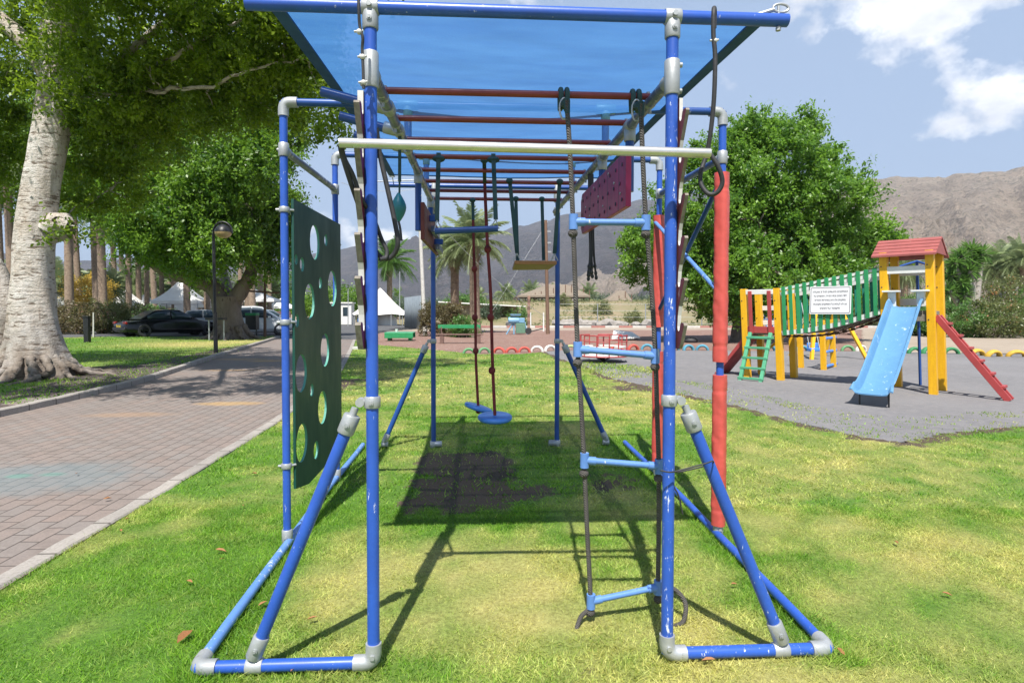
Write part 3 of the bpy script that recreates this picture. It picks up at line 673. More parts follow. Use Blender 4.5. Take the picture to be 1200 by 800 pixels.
# --- top bars
o = obj('top_bar', MB().tube([S(-WB+.0, 0, ZT), S(WB+.0, 0, ZT)], .027, 20), 'blue_paint', frame)
mb = MB(); r_ = [S(WB-.03+.035*math.cos(t), 0, ZT+.052+.018*math.sin(t)) for t in np.linspace(0, 2*math.pi, 17)]
mb.tube(r_, .0055, 8, False); mb.tube([S(WB-.04, 0, ZT-.04), S(WB-.04, 0, ZT+.06)], .006, 8); mb.tube([S(WB-.04, 0, ZT-.045), S(WB-.04, 0, ZT-.03)], .011, 6)
mb.tube([S(WB-.06, 0, ZT+.045), S(WB-.13, .02, ZT+.028)], .009, 8)
obj('snap_hook', mb, 'galvanized', o)
for y, nm in ((Y2, 0), (Y3, 0)):
    o = obj('top_bar', MB().tube([S(-WH, y, ZH), S(WH, y, ZH)], .024, 18), 'blue_dark', frame)
    for s in (-1, 1):
        mb = MB(); fit(mb, S(s*WI, y, ZH), (1, 0, 0), .032, .13); fit(mb, S(s*WI, y, ZH-.045), (0, 0, 1), .03, .06); obj('pipe_fitting', mb, 'teal_fitting', o)
        obj('drop_tube', MB().tube([S(s*WI, y, ZH), S(s*WI, y, ZR)], .024, 16), 'light_blue_paint', o)
obj('top_bar', MB().tube([S(-WB, Y4, ZT), S(WB, Y4, ZT)], .026, 18), 'blue_dark', frame)
# --- overhead rails and rungs
for s in (-1, 1):
    o = obj('rail', MB().tube([S(s*WI, y, ZR) for y in np.linspace(.06, Y4, 9)], .0265, 18), 'rail_metal', frame)
    for y in RUNG:
        mb = MB(); fit(mb, S(s*WI, y, ZR+.0), (0, 1, 0), .0285, .03); mb.tube([S(s*(WI+.0), y, ZR-.02), S(s*WI, y, ZR-.05)], .007, 8); mb.tube([S(s*(WI-.01), y, ZR+.02), S(s*(WI-.01), y, ZR+.052)], .009, 8)
        obj('rung_bracket', mb, 'galvanized', o)
    for y in ((.72, 1.45) if s > 0 else (2.02, 3.2)):
        mb = MB(); fit(mb, S(s*WI, y, ZR), (0, 1, 0), .034, .075); fit(mb, S(s*WI, y, ZR-.05), (0, 0, 1), .032, .07)
        obj('pipe_fitting', mb, 'galvanized', o)
    for y in ((.72, 1.45) if s > 0 else (2.02, 3.2)):
        obj('drop_tube', MB().tube([S(s*WI, y, ZR-.05), S(s*WI, y, 2.2 if s > 0 else 2.12)], .024, 16), 'blue_dark', o)
for y in RUNG:
    obj('rung', MB().tube([S(-WI, y, ZR+.03), S(WI, y, ZR+.03)], .0165, 14), 'red_rung', frame)
# outward pull-up arms on the left rail
for y in (.5, .9, 1.3):
    o = obj('arm', MB().tube([S(-WI-.03, y, ZR), S(-WI-.33, y, ZR+.075)], .0255, 16), 'blue_dark', frame)
    mb = MB(); fit(mb, S(-WI, y, ZR), (0, 1, 0), .035, .08); fit(mb, S(-WI-.05, y, ZR+.01), (1, 0, -.25), .034, .07); obj('pipe_fitting', mb, 'galvanized', o)
# side rails and cross braces between the hoops
for s in (-1, 1): obj('side_rail', MB().tube([S(s*WH, Y2+.03, ZC), S(s*WH, Y3-.03, ZC)], .024, 16), 'rail_metal' if s < 0 else 'blue_dark', frame)
obj('cross_brace', MB().tube([S(WH, Y2, 2.42), S(WH, Y3, 1.5)], .017, 12), 'blue_dark', frame)
obj('cross_brace', MB().tube([S(WH-.035, Y2, 1.68), S(WH-.035, Y3, 2.3)], .016, 12), 'light_blue_paint', frame)
# --- saw-toothed boards that carry the loose pull-up bar
def tooth_board(s):
    zt_, zb_ = 2.47, 1.39; poly = [(-.055, zb_), (-.055, zt_), (.012, zt_)]        # (backward -, toward viewer +), z
    tips = [2.40, 2.222, 2.046, 1.868, 1.69, 1.50]
    prev = zt_
    for k, z in enumerate(tips):
        poly += [(.012, z-.012), (.016, z-.026), (.026, z-.033), (.038, z-.028), (.044, z-.014), (.05, z+.0), (.066, z+.006), (.09, z+.004), (.096, z-.006)]
        nz = tips[k+1] if k < 5 else zb_-.03
        poly += [(.03, max(z-.115, zb_+.01)), (.018, max(nz+.035, zb_+.005))] if k < 5 else [(.05, zb_+.02), (.03, zb_)]
    x0 = s*(WI+.028); x1 = s*(WI+(.052 if s < 0 else .043))
    mb = MB(); n = len(poly)
    f0 = lambda a, z: S(x0, -a-.005, z); f1 = lambda a, z: S(x1, -a-.005, z)
    vs = [f0(*p) for p in poly]+[f1(*p) for p in poly]
    mb.m(0).add(vs, [tuple(range(n-1, -1, -1)), tuple(range(n, 2*n))])
    for i in range(n):
        a = poly[i]; b = poly[(i+1) % n]; wt = (.008 <= a[0] <= .03 and .008 <= b[0] <= .03)
        mb.m(2 if wt else 1).add([f0(*a), f0(*b), f1(*b), f1(*a)], [(0, 1, 2, 3)])
    return obj('toothed_board', mb, ['maroon_board' if s < 0 else 'brick_board', 'grey_wood', 'white_worn'], frame, smooth=0)
tooth_board(-1); tooth_board(1)
# --- peg boards hung under the rails
def side_board(x0, x1, y0, y1, z0, z1, mt, name, clip=.05):
    poly = [(y0, z0), (y1-clip, z0), (y1, z0+clip), (y1, z1-clip), (y1-clip, z1), (y0, z1)]
    return obj(name, MB().prism(poly, lambda a, z: S(x0, a, z), lambda a, z: S(x1, a, z)), mt, frame, smooth=0, bevel=.004)
b = side_board(WI-.05, WI-.02, .6, 2.0, 2.1, 2.4, 'maroon_board', 'peg_board')
def peg_board_mat():
    t = NT('peg_board_maroon'); o = t.obj()
    c = t.mix(t.ramp(t.noise(t.mapping(o, (1, 7, 1)), 3, 4), .35, .65), (.4, .02, .095), (.26, .013, .06))
    wv = t.n('ShaderNodeTexWave', wave_type='BANDS', bands_direction='Y'); t.l(o, wv.inputs[0]); wv.inputs['Scale'].default_value = 1.1; wv.inputs['Distortion'].default_value = .5
    c = t.mix(t.ramp(wv.outputs['Fac'], .0, .06, .6, 0), c, (.06, .005, .015))
    t.bsdf(c, .42); M['peg_board_maroon'] = t.m
peg_board_mat(); b.data.materials[0] = M['peg_board_maroon']
mb = MB()
for i in range(9):
    for j in range(3):
        y = .68+i*.152+(j % 2)*.05; z = 2.15+j*.095
        mb.tube([S(WI-.0505, y, z), S(WI-.054, y, z)], .011, 8)
obj('bolt_hole', mb, 'ink', b); 
mb = MB()
for i in range(9):
    y = .72+i*.152; z = 2.19+(i % 3)*.085; mb.tube([S(WI-.0505, y, z), S(WI-.055, y, z)], .008, 8)
obj('bolt', mb, 'galvanized', b)
b = side_board(-WI+.02, -WI+.05, 1.98, 3.6, 2.05, 2.33, 'brick_board', 'peg_board')
for y, z in ((2.45, 2.27), (3.0, 2.13)): obj('peg', MB().beam(S(-WI+.05, y, z), S(-WI+.13, y, z), .05, .05), 'blue_dark', b, bevel=.003)
for y, z in ((2.6, 2.2), (3.1, 2.1)): obj('ledge', MB().beam(S(-WI+.09, y-.28, z-.03), S(-WI+.09, y+.28, z-.03), .035, .05), 'rail_metal', b, bevel=.003)
# --- green climbing panel with round holes, between the two left hoop posts
def hole_panel():
    x0, x1 = -WH+.034, -WH+.05
    y0, y1 = Y2+.03, Y3-.03
    pix = [(369, 284, 19.5, 9), (346.5, 440, 22, 6), (363, 353, 20, 0), (389.5, 338, 20, 0), (381, 410, 18.5, 0), (378, 477, 18.5, 0), (353.5, 519, 21.5, 0), (354, 310, 8, 0), (382, 281.5, 6.5, 0), (375.5, 331.5, 6.5, 0), (345.5, 376, 7.5, 0), (365.5, 457, 7, 0), (370.5, 527, 10, 0), (337.5, 302, 6, 0)]
    hs = []
    for u, v, hp, _ in pix:
        q = FW0+RG0*((u-600)/F)+UP0*((400-v)/F); t = (x1-C0.x)/q.x; p = C0+q*t
        D = (p-C0).dot(FW0); hs.append((p.y-LEAN*p.z, p.z, hp*1.04*D/F))
    out = [(y0, .36), (y0, 2.245), (y1, 2.245), (y1, .32), (y1-.05, .30), (y0+.3, .30)]
    bm = bmesh.new(); hs2 = []
    def loop(pts): 
        vs = [bm.verts.new((a, z, 0)) for a, z in pts]
        return [bm.edges.new((vs[i], vs[(i+1) % len(vs)])) for i in range(len(vs))]
    es = loop(out)
    for a, z, r in hs:
        if a-r < y0+.01 or a+r > y1-.01:
            a = min(max(a, y0+r+.012), y1-r-.012)
        hs2.append((a, z, r))
        es += loop([(a+r*math.cos(t), z+r*math.sin(t)) for t in np.linspace(0, 2*math.pi, 29)[:-1]])
    bmesh.ops.triangle_fill(bm, edges=es, use_beauty=True, use_dissolve=False)
    ret = bmesh.ops.extrude_face_region(bm, geom=bm.faces[:]); top = [g for g in ret['geom'] if isinstance(g, bmesh.types.BMVert)]
    for v in top: v.co.z = 1
    me = bpy.data.meshes.new('climbing_panel')
    for v in bm.verts: a, z, k = v.co; v.co = S(x0+(x1-x0)*k, a, z)
    bmesh.ops.recalc_face_normals(bm, faces=bm.faces)
    for f in bm.faces:
        q = f.calc_center_median(); f.material_index = 1 if abs(f.normal.x) < .7 and any(abs(math.hypot(q.y-LEAN*q.z-a, q.z-z)-r) < .02 for a, z, r in hs2) else 0
    bm.to_mesh(me); bm.free(); me.materials.append(M['green_board']); me.materials.append(M['green_edge'])
    link(bpy.data.objects.new('climbing_panel', me), frame)
hole_panel()

# ================================================================== things hung on the frame
def hung(name, label, cat, p, group=None): return thing(name, label, cat, RT@Vector(p), rot=FR_ROT, group=group)
def loc_(p): return lambda q: Vector(q)-Vector(p)
# shade sail
t = thing('shade_sail', 'blue net shade sail stretched over the top bars of the climbing frame', 'shade sail', (0, 0, 0), rot=FR_ROT)
nx, ny = 28, 44; V = []; SX, SY0, SY1 = 1.06, .0, 3.55
def sailp(a, b):
    x = (a*2-1)*SX; y = SY0+(SY1-SY0)*b
    pull = .03*math.sin(math.pi*b)
    x *= 1-pull*abs(a*2-1)
    z = ZT+.03-.06*math.sin(math.pi*b)*math.sin(math.pi*a)+.016*math.sin(9*b+4*a)*math.sin(math.pi*a)+.035*(float(fbm(a*3.5, b*9, 5, 3))-.5)*(4*a*(1-a))
    if b < .02: z = ZT+.029
    return S(x, y, z)
V = [sailp(i/nx, j/ny) for j in range(ny+1) for i in range(nx+1)]
mb = MB().add(V, [(j*(nx+1)+i, j*(nx+1)+i+1, (j+1)*(nx+1)+i+1, (j+1)*(nx+1)+i) for j in range(ny) for i in range(nx)])
obj('net', mb, 'sail_net', t, smooth=80)
mb = MB()
for a in (0, 1): mb.strip([sailp(a, j/30)+Vector((0, 0, -.004)) for j in range(31)], .06, .008, (1, 0, 0))
mb.strip([sailp(i/20, 0)+Vector((0, -.002, -.062)) if False else sailp(i/20, 0.012)+Vector((0, 0, -.006)) for i in range(21)], .07, .006, (0, 1, 0)); mb.strip([sailp(i/20, 1) for i in range(21)], .04, .008, (0, 1, 0))
obj('hem', mb, 'sail_hem', t, smooth=30)
for s in (-1, 1):
    p = S(s*SX, SY1, ZT+.02); mb = MB(); mb.tube([p+Vector((.025*math.cos(q)-.0, .03*math.sin(q)+.03, .0)) for q in np.linspace(0, 2*math.pi, 15)], .005, 8, False)
    mb.tube([p+Vector((0, .05, 0)), S(s*(WB-.06), Y4, ZT+.02)], .005, 8); obj('ring', mb, 'galvanized', t)
# loose pull-up bar
pl, pr = sp(398, 167.5, -.062), sp(832, 179.7, -.062); pc = (pl+pr)/2
t = hung('pull_up_bar', 'bare silver metal bar lying loose across the second teeth of the two toothed boards', 'pull-up bar', pc)
obj('bar', MB().tube([pl-pc, pr-pc], .0195, 22), 'steel_bar', t)
# rope ladder
yl = RUNG[0]
A = sp(664, 118, yl); t0 = hung('rope_ladder', 'dark rope ladder with four light blue rungs hanging by the right front post', 'rope ladder', A); L_ = loc_(A)
RL = [[(664, 118), (668, 180), (671.5, 258), (674, 330), (677, 410), (681, 475), (684.5, 540), (688, 620), (692, 703)], [(751, 122), (753, 180), (757, 259), (763, 330), (768, 415), (770, 480), (772, 546), (772, 620), (771.5, 688)]]
yy = [[yl]*9, [yl, yl, yl, yl, yl, yl, yl+.0, yl+.03, yl+.06]]
for k in range(2):
    pts = [sp(u, v, y) for (u, v), y in zip(RL[k], yy[k])]
    if k == 0: pts += [sp(689, 714, yl), sp(681, 722, yl-.02), sp(675, 738, yl-.05)]
    else: pts += [sp(776, 692, yl+.05), sp(790, 690, yl+.03), sp(803, 706, yl), sp(801, 727, yl-.03), sp(790, 734, yl-.04)]
    mb = MB().tube([L_(p) for p in curve(pts, 6)], .0115, 10); obj('rope', mb, 'rope_grey', t0)
    for v in ((258, 408, 538, 703) if k == 0 else (259, 415, 546, 688)):
        q = min(pts[:9], key=lambda p: abs((p-C0).dot(UP0)*-1/((p-C0).dot(FW0))*F+400-v)); obj('knot', MB().ball(L_(q)+Vector((0, 0, -.062)), .024, 6, (1, 1, .9)), 'rope_grey', t0)
    top = pts[0]; rg = S(top.x, yl, ZR+.03)
    mb = MB(); 
    for dx in (-.014, .016): mb.tube([L_(p) for p in curve([rg+Vector((dx, -.012, -.07)), rg+Vector((dx, -.024, 0)), rg+Vector((dx, 0, .024)), rg+Vector((dx, .024, 0)), rg+Vector((dx, .012, -.07))], 5)], .0125, 8)
    mb.tube([L_(rg+Vector((0, 0, -.05))), L_(pts[0]), L_(pts[1])*.25+L_(pts[0])*.75], [.02, .017, .012], 10); obj('lashing', mb, 'strap_green', t0)
    mb = MB(); mb.tube([L_(rg+Vector((.022*math.cos(q), -.03, -.075+.05*math.sin(q)))) for q in np.linspace(0, 2*math.pi, 15)], .005, 8, False); obj('carabiner', mb, 'galvanized', t0)
for (a, b, ya, yb) in (((672, 260), (757, 261), yl, yl), ((677, 409), (768, 417), yl, yl), ((685, 539), (772.5, 546), yl, yl), ((692.5, 704), (771, 687.5), yl, yl+.06)):
    pa, pb = sp(*a, ya), sp(*b, yb); d = (pb-pa).normalized()
    o = obj('step', MB().tube([L_(pa), L_(pb)], .0155, 14), 'light_blue_paint', t0)
    for q, e in ((pa, 1), (pb, -1)): obj('tee_socket', MB().tube([L_(q)-Vector((0, 0, .036)), L_(q)+Vector((0, 0, .036))], .0215, 14).tube([L_(q), L_(q+d*e*.055)], .02, 14), 'light_blue_paint', o)
# trapeze
yt = RUNG[3]; pa, pb = sp(509.5, 271, yt), sp(583.5, 268, yt); pc = (pa+pb)/2
t = hung('trapeze', 'blue trapeze bar hanging on two dark green straps under the rungs', 'trapeze', pc); L_ = loc_(pc)
obj('bar', MB().tube([L_(pa), L_(pb)], .0215, 16), 'blue_dark', t)
for (u, v, u2, v2) in ((513, 184, 512, 258), (578.5, 186, 581, 257)):
    a, b_ = sp(u, v, yt), sp(u2, v2, yt); a.z = ZR+.05; a.y = yt+LEAN*a.z
    o = obj('strap', MB().strip([L_(a+Vector((0, -.02, -.02))), L_(a+Vector((0, -.018, .0))), L_((a+b_)/2), L_(b_)], .03, .012).ball(L_(a+Vector((0, -.0, -.035))), .042, 6, (1.1, .9, .6)), 'strap_green', t)
    e = pa+(pb-pa)*(.06 if u < 550 else .94); mb = MB().tube([L_(b_), L_(e+Vector((-.03, 0, .0)))], .004, 6).tube([L_(b_), L_(e+Vector((.03, 0, 0)))], .004, 6); obj('ring', mb, 'galvanized', o)
# two disc swings on knotted ropes
def disc_swing(label, top, pts, knots, cent, r, tilt, strap_top, name='disc_swing'):
    P = [sp(*p) for p in pts]; c = sp(*cent); t = hung(name, label, 'disc swing', c, 'disc swings on red ropes'); L_ = loc_(c)
    P2 = curve(P+[c], 6); o = obj('rope', MB().tube([L_(p) for p in P2], .0135, 8), 'red_rope', t)
    for k in knots: obj('knot', MB().ball(L_(sp(*k)), .03, 6, (1, 1, 1.15)), 'red_rope', t)
    obj('knot', MB().ball(L_(c)+Vector((0, 0, -.035)), .026, 6), 'red_rope', t)
    a = sp(*strap_top); a.z = max(a.z, ZR+.0)
    mb = MB().strip([L_(a), L_(P[0])], .03, .012).ball(L_(a), .03, 6, (1, 1, .8)); obj('strap', mb, 'strap_green', t)
    Q = Euler(tilt).to_matrix(); obj('disc', MB().lathe([(.0005, -.018), (r-.012, -.02), (r-.002, -.012), (r, 0), (r-.003, .014), (r-.012, .019), (.0005, .02)], 40, (0, 0, 0), Q), 'disc_blue', t, smooth=50)
    return t
yb = RUNG[5]; ya = RUNG[7]
disc_swing('blue disc swing hanging level on a red rope, nearer of the two discs', None, [(568, 214, yb), (569.5, 250, yb), (571.5, 291, yb), (575, 345, yb), (577, 420, yb)], [(571.5, 292, yb), (576.5, 434, yb), (575, 372, yb)], (580, 489, yb), .146, (.09, .0, 0), (567.5, 188, RUNG[4]))
disc_swing('blue disc swing tipped sideways on a knotted red rope behind the level disc', None, [(554.5, 258, ya), (555.5, 300, ya), (557, 340, ya), (557.5, 412, ya), (559, 450, ya)], [(557.5, 411, ya), (556, 315, ya), (556.5, 372, ya)], (560.5, 477.5, ya), .142, (.02, .3, .2), (554, 236, ya))
# plank swing seat
yn, yf = RUNG[5], RUNG[7]-.05
c4 = [sp(603, 309.5, yn+.0), sp(652.5, 309.8, yn), sp(643, 316, yf), sp(600.5, 316.6, yf)]; pc = sum(c4, Vector())/4
t = hung('plank_swing', 'flat wooden board swing slung level on four dark straps high under the rungs', 'swing', pc); L_ = loc_(pc)
mb = MB().add([L_(p) for p in c4]+[L_(p)+Vector((0, 0, .03)) for p in c4], [(3, 2, 1, 0), (4, 5, 6, 7), (0, 1, 5, 4), (1, 2, 6, 5), (2, 3, 7, 6), (3, 0, 4, 7)]); obj('board', mb, 'seat_wood', t, smooth=0, bevel=.003)
for (u, v, y, k, e) in ((597, 214, RUNG[5], 0, .02), (656, 215, RUNG[5], 1, -.02), (604.5, 233.7, RUNG[7], 3, .05), (635, 234, RUNG[7], 2, -.05)):
    a = sp(u, v, y); a.z = ZR+.04; b_ = c4[k]+Vector((e, .0, .09))
    o = obj('strap', MB().strip([L_(a), L_(a*.5+b_*.5), L_(b_)], .032, .01).ball(L_(a+Vector((0, 0, -.02))), .03, 6, (1, .9, .8)), 'strap_green', t)
    mb = MB()
    for d in (-.03, .03): mb.tube([L_(b_), L_(c4[k]+Vector((e+d, .0, .03)))], .005, 6)
    obj('shackle', mb, 'galvanized', o)
# punch ball
yb = 1.0; c = sp(467.3, 243, yb); t = hung('punch_ball', 'teal teardrop punch ball hanging on a strap beside the left front post', 'punch ball', c); L_ = loc_(c)
prof = [(.0005, -.083), (.008, -.079), (.016, -.068), (.03, -.045), (.04, -.02), (.0435, .0), (.042, .012), (.036, .03), (.025, .052), (.013, .072), (.006, .082), (.0005, .085)]
obj('ball', MB().lathe(prof, 28), 'bag_teal', t, smooth=60)
a = sp(468, 166, yb); obj('strap', MB().strip([L_(sp(468.5, 158, yb)), L_(sp(468.3, 213, yb))], .018, .006).tube([L_(sp(468.3, 212, yb)), L_(sp(468, 229, yb))], .006, 8), 'strap_green', t)
obj('tail', MB().tube([L_(p) for p in curve([sp(467, 259, yb), sp(469, 268, yb), sp(470.5, 282, yb)], 5)], .007, 8), 'rubber', t)
# rubber hoses looped round the frame
def hose(name, label, pts, r=.011, mt='rubber', clamps=()):
    P = [sp(*p) for p in pts]; pc = P[0]; t = hung(name, label, 'hose'if 'hose' in name else 'cord', pc); L_ = loc_(pc)
    obj('hose' if 'hose' in name else 'strand', MB().tube([L_(p) for p in curve(P, 7)], r, 10), mt, t)
    if clamps:
        for k in clamps: q = sp(*k); obj('clamp', MB().tube([L_(q)+Vector((-.02, 0, 0)), L_(q)+Vector((.016, 0, .004))], .0045, 6).ball(L_(q), .0115, 6), 'white_worn', t)
    return t
hose('rubber_hose', 'black rubber hose drooping in a long loop from the left silver bar end', [(398.5, 170, -.05), (401, 182, -.03), (409, 208, .0), (420, 240, .06), (432, 274, .12), (443, 298, .14), (455, 303, .14), (464, 294, .13), (466, 280, .12), (461, 252, .12), (453, 216, .12), (445, 180, .12), (441, 150, .1)], .0105)
hose('rubber_hose', 'second black hose hanging just inside the long loop at the left front post', [(399.5, 169, -.05), (404, 186, -.02), (414, 206, .0), (424, 234, .04), (437, 254, .1), (447, 280, .13), (453, 293, .13), (452, 302, .12), (445, 304, .1)], .009)
hose('rubber_hose', 'black hose hung from the top bar, looping under the right silver bar end', [(837, 33, .03), (837.5, 14, .035), (836.5, 12, -.035), (836, 40, -.04), (838, 66, -.04), (837, 110, -.035), (834, 145, -.02), (829.5, 175, .0), (825, 190, .0), (821, 203, -.01), (822, 217, -.02), (831, 227.5, -.04), (841, 225, -.055), (846.5, 213, -.065), (842, 196, -.07), (833, 182, -.065), (829, 178, -.06)], .0095, 'rubber', [(837.5, 48, -.04)])
hose('cord_cable', 'thin dark cable running down the top of the left front post', [(420, -6, -.04), (420.5, 12, -.04), (421.5, 30, -.03), (425, 44, -.03), (424.5, 58, -.02), (425.5, 80, -.02), (426, 104, -.02)], .006, 'rubber', [(421, 37.5, -.03), (425, 67, -.02), (426, 97, -.02)])
hose('tie_cord', 'thin black cord knotted round the right front post and its brace', [(774, 551, -.03), (785, 553, -.035), (796, 551, -.02), (826, 543, -.035), (835, 540, -.035), (832, 544, .03), (800, 552, .03), (788, 554, .02), (790, 570, .02), (795, 580, .02), (800, 602, .03)], .0035)
# bundle of cut straps
ys_ = 1.98; a = sp(692, 204, ys_); t = hung('strap_bundle', 'bundle of dark straps with frayed knotted ends hanging behind the maroon peg board', 'straps', a); L_ = loc_(a)
for k in range(6):
    r0 = random.Random(k); u0 = 690+k*.9; L = [(u0, 204), (u0+r0.uniform(-1, 1), 250), (u0+r0.uniform(-1.5, 2.5), 295), (u0+r0.uniform(-2, 4), 312), (u0+r0.uniform(-3, 5), 322+r0.uniform(-6, 10))]
    P = curve([sp(u, v, ys_+k*.006) for u, v in L], 6); mb = MB().tube([L_(p) for p in P], .0085, 7)
    for j in (18, 21, 23): mb.ball(L_(P[j]), .013, 5, (1, 1, 1.4))
    obj('strap', mb, 'rubber', t)
# ================================================================== vegetation builders
def leaf_cloud(name, P, size, matn, parent, up=.35, ratio=.5, tint_bias=None, norm=None, seed=0):
    g = np.random.default_rng(seed); n = len(P); P = np.asarray(P)
    d = g.normal(0, 1, (n, 3)); d[:, 2] -= .35; d /= np.linalg.norm(d, axis=1)[:, None]
    nn = g.normal(0, 1, (n, 3)); nn[:, 2] += up*3
    if norm is not None: nn += norm*1.2
    s = np.cross(d, nn); s /= (np.linalg.norm(s, axis=1)[:, None]+1e-9)
    L = size*g.uniform(.65, 1.25, n)[:, None]; W = L*ratio*.5
    dr = np.cross(s, d)
    V = np.stack([P, P+d*L*.5+s*W+dr*W*.25, P+d*L, P+d*L*.5-s*W+dr*W*.25], 1).reshape(-1, 3)
    tint = g.uniform(0, 1, n) if tint_bias is None else np.clip(g.uniform(0, 1, n)**1.3*.55+tint_bias, 0, 1)
    o = npmesh(name, V, 4, matn, parent, attrs={'tint': ('FACE', tint)})
    return o
def lobe_clumps(lobes, g, shell=.5):
    C, Nn = [], []
    for (c, r, n) in lobes:
        u = g.normal(0, 1, (n, 3)); u /= np.linalg.norm(u, axis=1)[:, None]
        rad = g.uniform(shell, 1.0, n)**.7
        nz = .75+.5*vn(u[:, 0]*2.2+c[0], u[:, 1]*2.2+u[:, 2]*2.7+c[1], 3)
        C.append(np.array(c)+u*np.array(r)*(rad*nz)[:, None]); Nn.append(u)
    return np.concatenate(C), np.concatenate(Nn)
def crown(name, lobes, leaf, per, sig, matn, parent, seed=1, shell=.5, ratio=.5, flat=.7, keep=None):
    g = np.random.default_rng(seed); C, N_ = lobe_clumps(lobes, g, shell)
    if keep is not None:
        k = keep(C); C, N_ = C[k], N_[k]
    n = len(C); cnt = g.integers(int(per*.5), int(per*1.5), n); idx = np.repeat(np.arange(n), cnt); m_ = len(idx)
    sg = sig*g.uniform(.6, 1.4, n)
    off = g.normal(0, 1, (m_, 3))*np.array([1, 1, flat])*sg[idx][:, None]
    # sprays: leaves strung out along a few twigs of each clump
    tw = g.normal(0, 1, (n, 3, 3))+N_[:, None, :]*.9; tw /= np.linalg.norm(tw, axis=2)[:, :, None]
    ti = g.integers(0, 3, m_); al = g.uniform(0, 1, m_)**.8
    sp_ = tw[idx, ti]*(al*2.0*sg[idx])[:, None]+g.normal(0, .22, (m_, 3))*sg[idx][:, None]
    P = C[idx]+np.where((g.uniform(0, 1, m_) < .7)[:, None], sp_, off)
    tb = (g.uniform(0, 1, n)**1.6*.6)[idx]
    o = leaf_cloud(name, P, leaf, matn, parent, tint_bias=tb, norm=N_[idx], seed=seed+9, ratio=ratio)
    return o, C
def limb(mb, pts, r0, r1, n=9, wob=.0, seed=0):
    P = curve(pts, 6); k = len(P); g = random.Random(seed)
    P = [p+Vector((g.uniform(-wob, wob), g.uniform(-wob, wob), g.uniform(-wob, wob))) if 0 < i < k-1 else p for i, p in enumerate(P)]
    mb.tube(P, [r0+(r1-r0)*(i/(k-1)) for i in range(k)], n); mb.lp = getattr(mb, 'lp', [])+P[k//4:]
def twigs(mb, root, C, n, r, seed, sag=.3):
    g = random.Random(seed); idx = list(range(len(C))); g.shuffle(idx)
    lp = list(getattr(mb, 'lp', []))
    for i in idx[:n]:
        e = Vector(C[i]); s = root if isinstance(root, Vector) else min(lp, key=lambda q: (q-e).length)
        if root is None: lp.append(s*.45+e*.55)
        m_ = (s+e)/2+Vector((g.uniform(-.3, .3), g.uniform(-.3, .3), g.uniform(0, sag)))*(e-s).length*.4
        limb(mb, [s, m_, e], r, r*.2, 6, (e-s).length*.012, i)
def trunk_mesh(mb, path, radii, flare=.6, fl_h=.9, n=40, rib=7, seed=0, lump=.08):
    P = curve([Vector(p) for p in path], 8); k = len(P); vs = []
    cum = [0]
    for i in range(1, k): cum.append(cum[-1]+(P[i]-P[i-1]).length)
    tot = cum[-1]; nr = len(radii)
    for i, p in enumerate(P):
        t = cum[i]/tot*(nr-1); a = min(int(t), nr-2); r = radii[a]+(radii[a+1]-radii[a])*(t-a)
        h = p.z-P[0].z; e = math.exp(-max(h, 0)/(fl_h*.45))
        for j in range(n):
            th = 2*math.pi*j/n
            ribv = abs(math.sin(rib*.5*th+seed+.6*math.sin(3*th+seed)))**1.5
            rr = r*(1+flare*e*(.35+1.1*ribv))+r*lump*2*(float(vn(math.cos(th)*1.6+seed, math.sin(th)*1.6+h*.9, seed))-.5)+r*lump*(float(vn(math.cos(th)*5+seed, math.sin(th)*5+h*3.2, seed+2))-.5)
            vs.append((p.x+rr*math.cos(th), p.y+rr*math.sin(th), p.z))
    fs = [(i*n+j, i*n+(j+1) % n, (i+1)*n+(j+1) % n, (i+1)*n+j) for i in range(k-1) for j in range(n)]
    mb.add(vs, fs+[tuple((k-1)*n+j for j in range(n))])
def rel(p, b): return Vector(p)-Vector(b)
def lob(u, v, D, r, n, base): return (tuple(rel(at(u, v, D), base)), r, n)

# ---- great fig tree at the left edge
B = G(42, 441); D1 = (B-CW).dot(FW)
t = thing('fig_tree', 'huge fig tree with pale scarred buttressed trunk beside the brick path', 'tree', B)
T = lambda u, v, D=D1: rel(at(u, v, D), B)
mb = MB()
trunk_mesh(mb, [(0, 0, -.1), T(40, 400), T(38, 350), T(39, 300), T(43, 250), T(51, 200), T(60, 150), T(67, 108), T(72, 80)], [.54, .46, .41, .36, .335, .32, .33, .36, .33], .62, .8, 64, 9, 3, .085)
trunk_mesh(mb, [T(-14, 441), T(-10, 400), T(-7, 360), T(-16, 320), T(-40, 260), T(-60, 180), T(-75, 90)], [.5, .42, .36, .3, .28, .25, .22], .5, 1.0, 30, 7, 5, .09)
for i in range(13):
    a = -2.6+i*.38; L = .95+.5*((i*7) % 5)/4; d = Vector((math.cos(a), math.sin(a), 0)); q = Vector((-d.y, d.x, 0))
    def rz_(p, h): 
        w_ = Vector((p.x+B.x, p.y+B.y, 0)); return Vector((p.x, p.y, gz(w_.y)-B.z+h))
    pts = [d*.5+Vector((0, 0, .42)), rz_(d*.72+q*.05, .17), rz_(d*(L*.7)+q*.16*math.sin(i*2.1), .07), rz_(d*L+q*.25*math.sin(i), .0), rz_(d*(L*1.25)+q*.4*math.sin(i*1.3), -.05)]
    limb(mb, pts, .085, .02, 8, .02, i)
limb(mb, [T(60, 270), T(70, 262), T(77, 266)], .3, .2, 14, .03, 2)
limb(mb, [T(66, 112), T(62, 60), T(66, 20), T(90, -60), T(120, -160)], .3, .15, 12)
limb(mb, [T(76, 108), T(98, 96), T(140, 70, 12), T(200, 20, 11.5), T(270, -30, 11)], .13, .04, 12, .02)
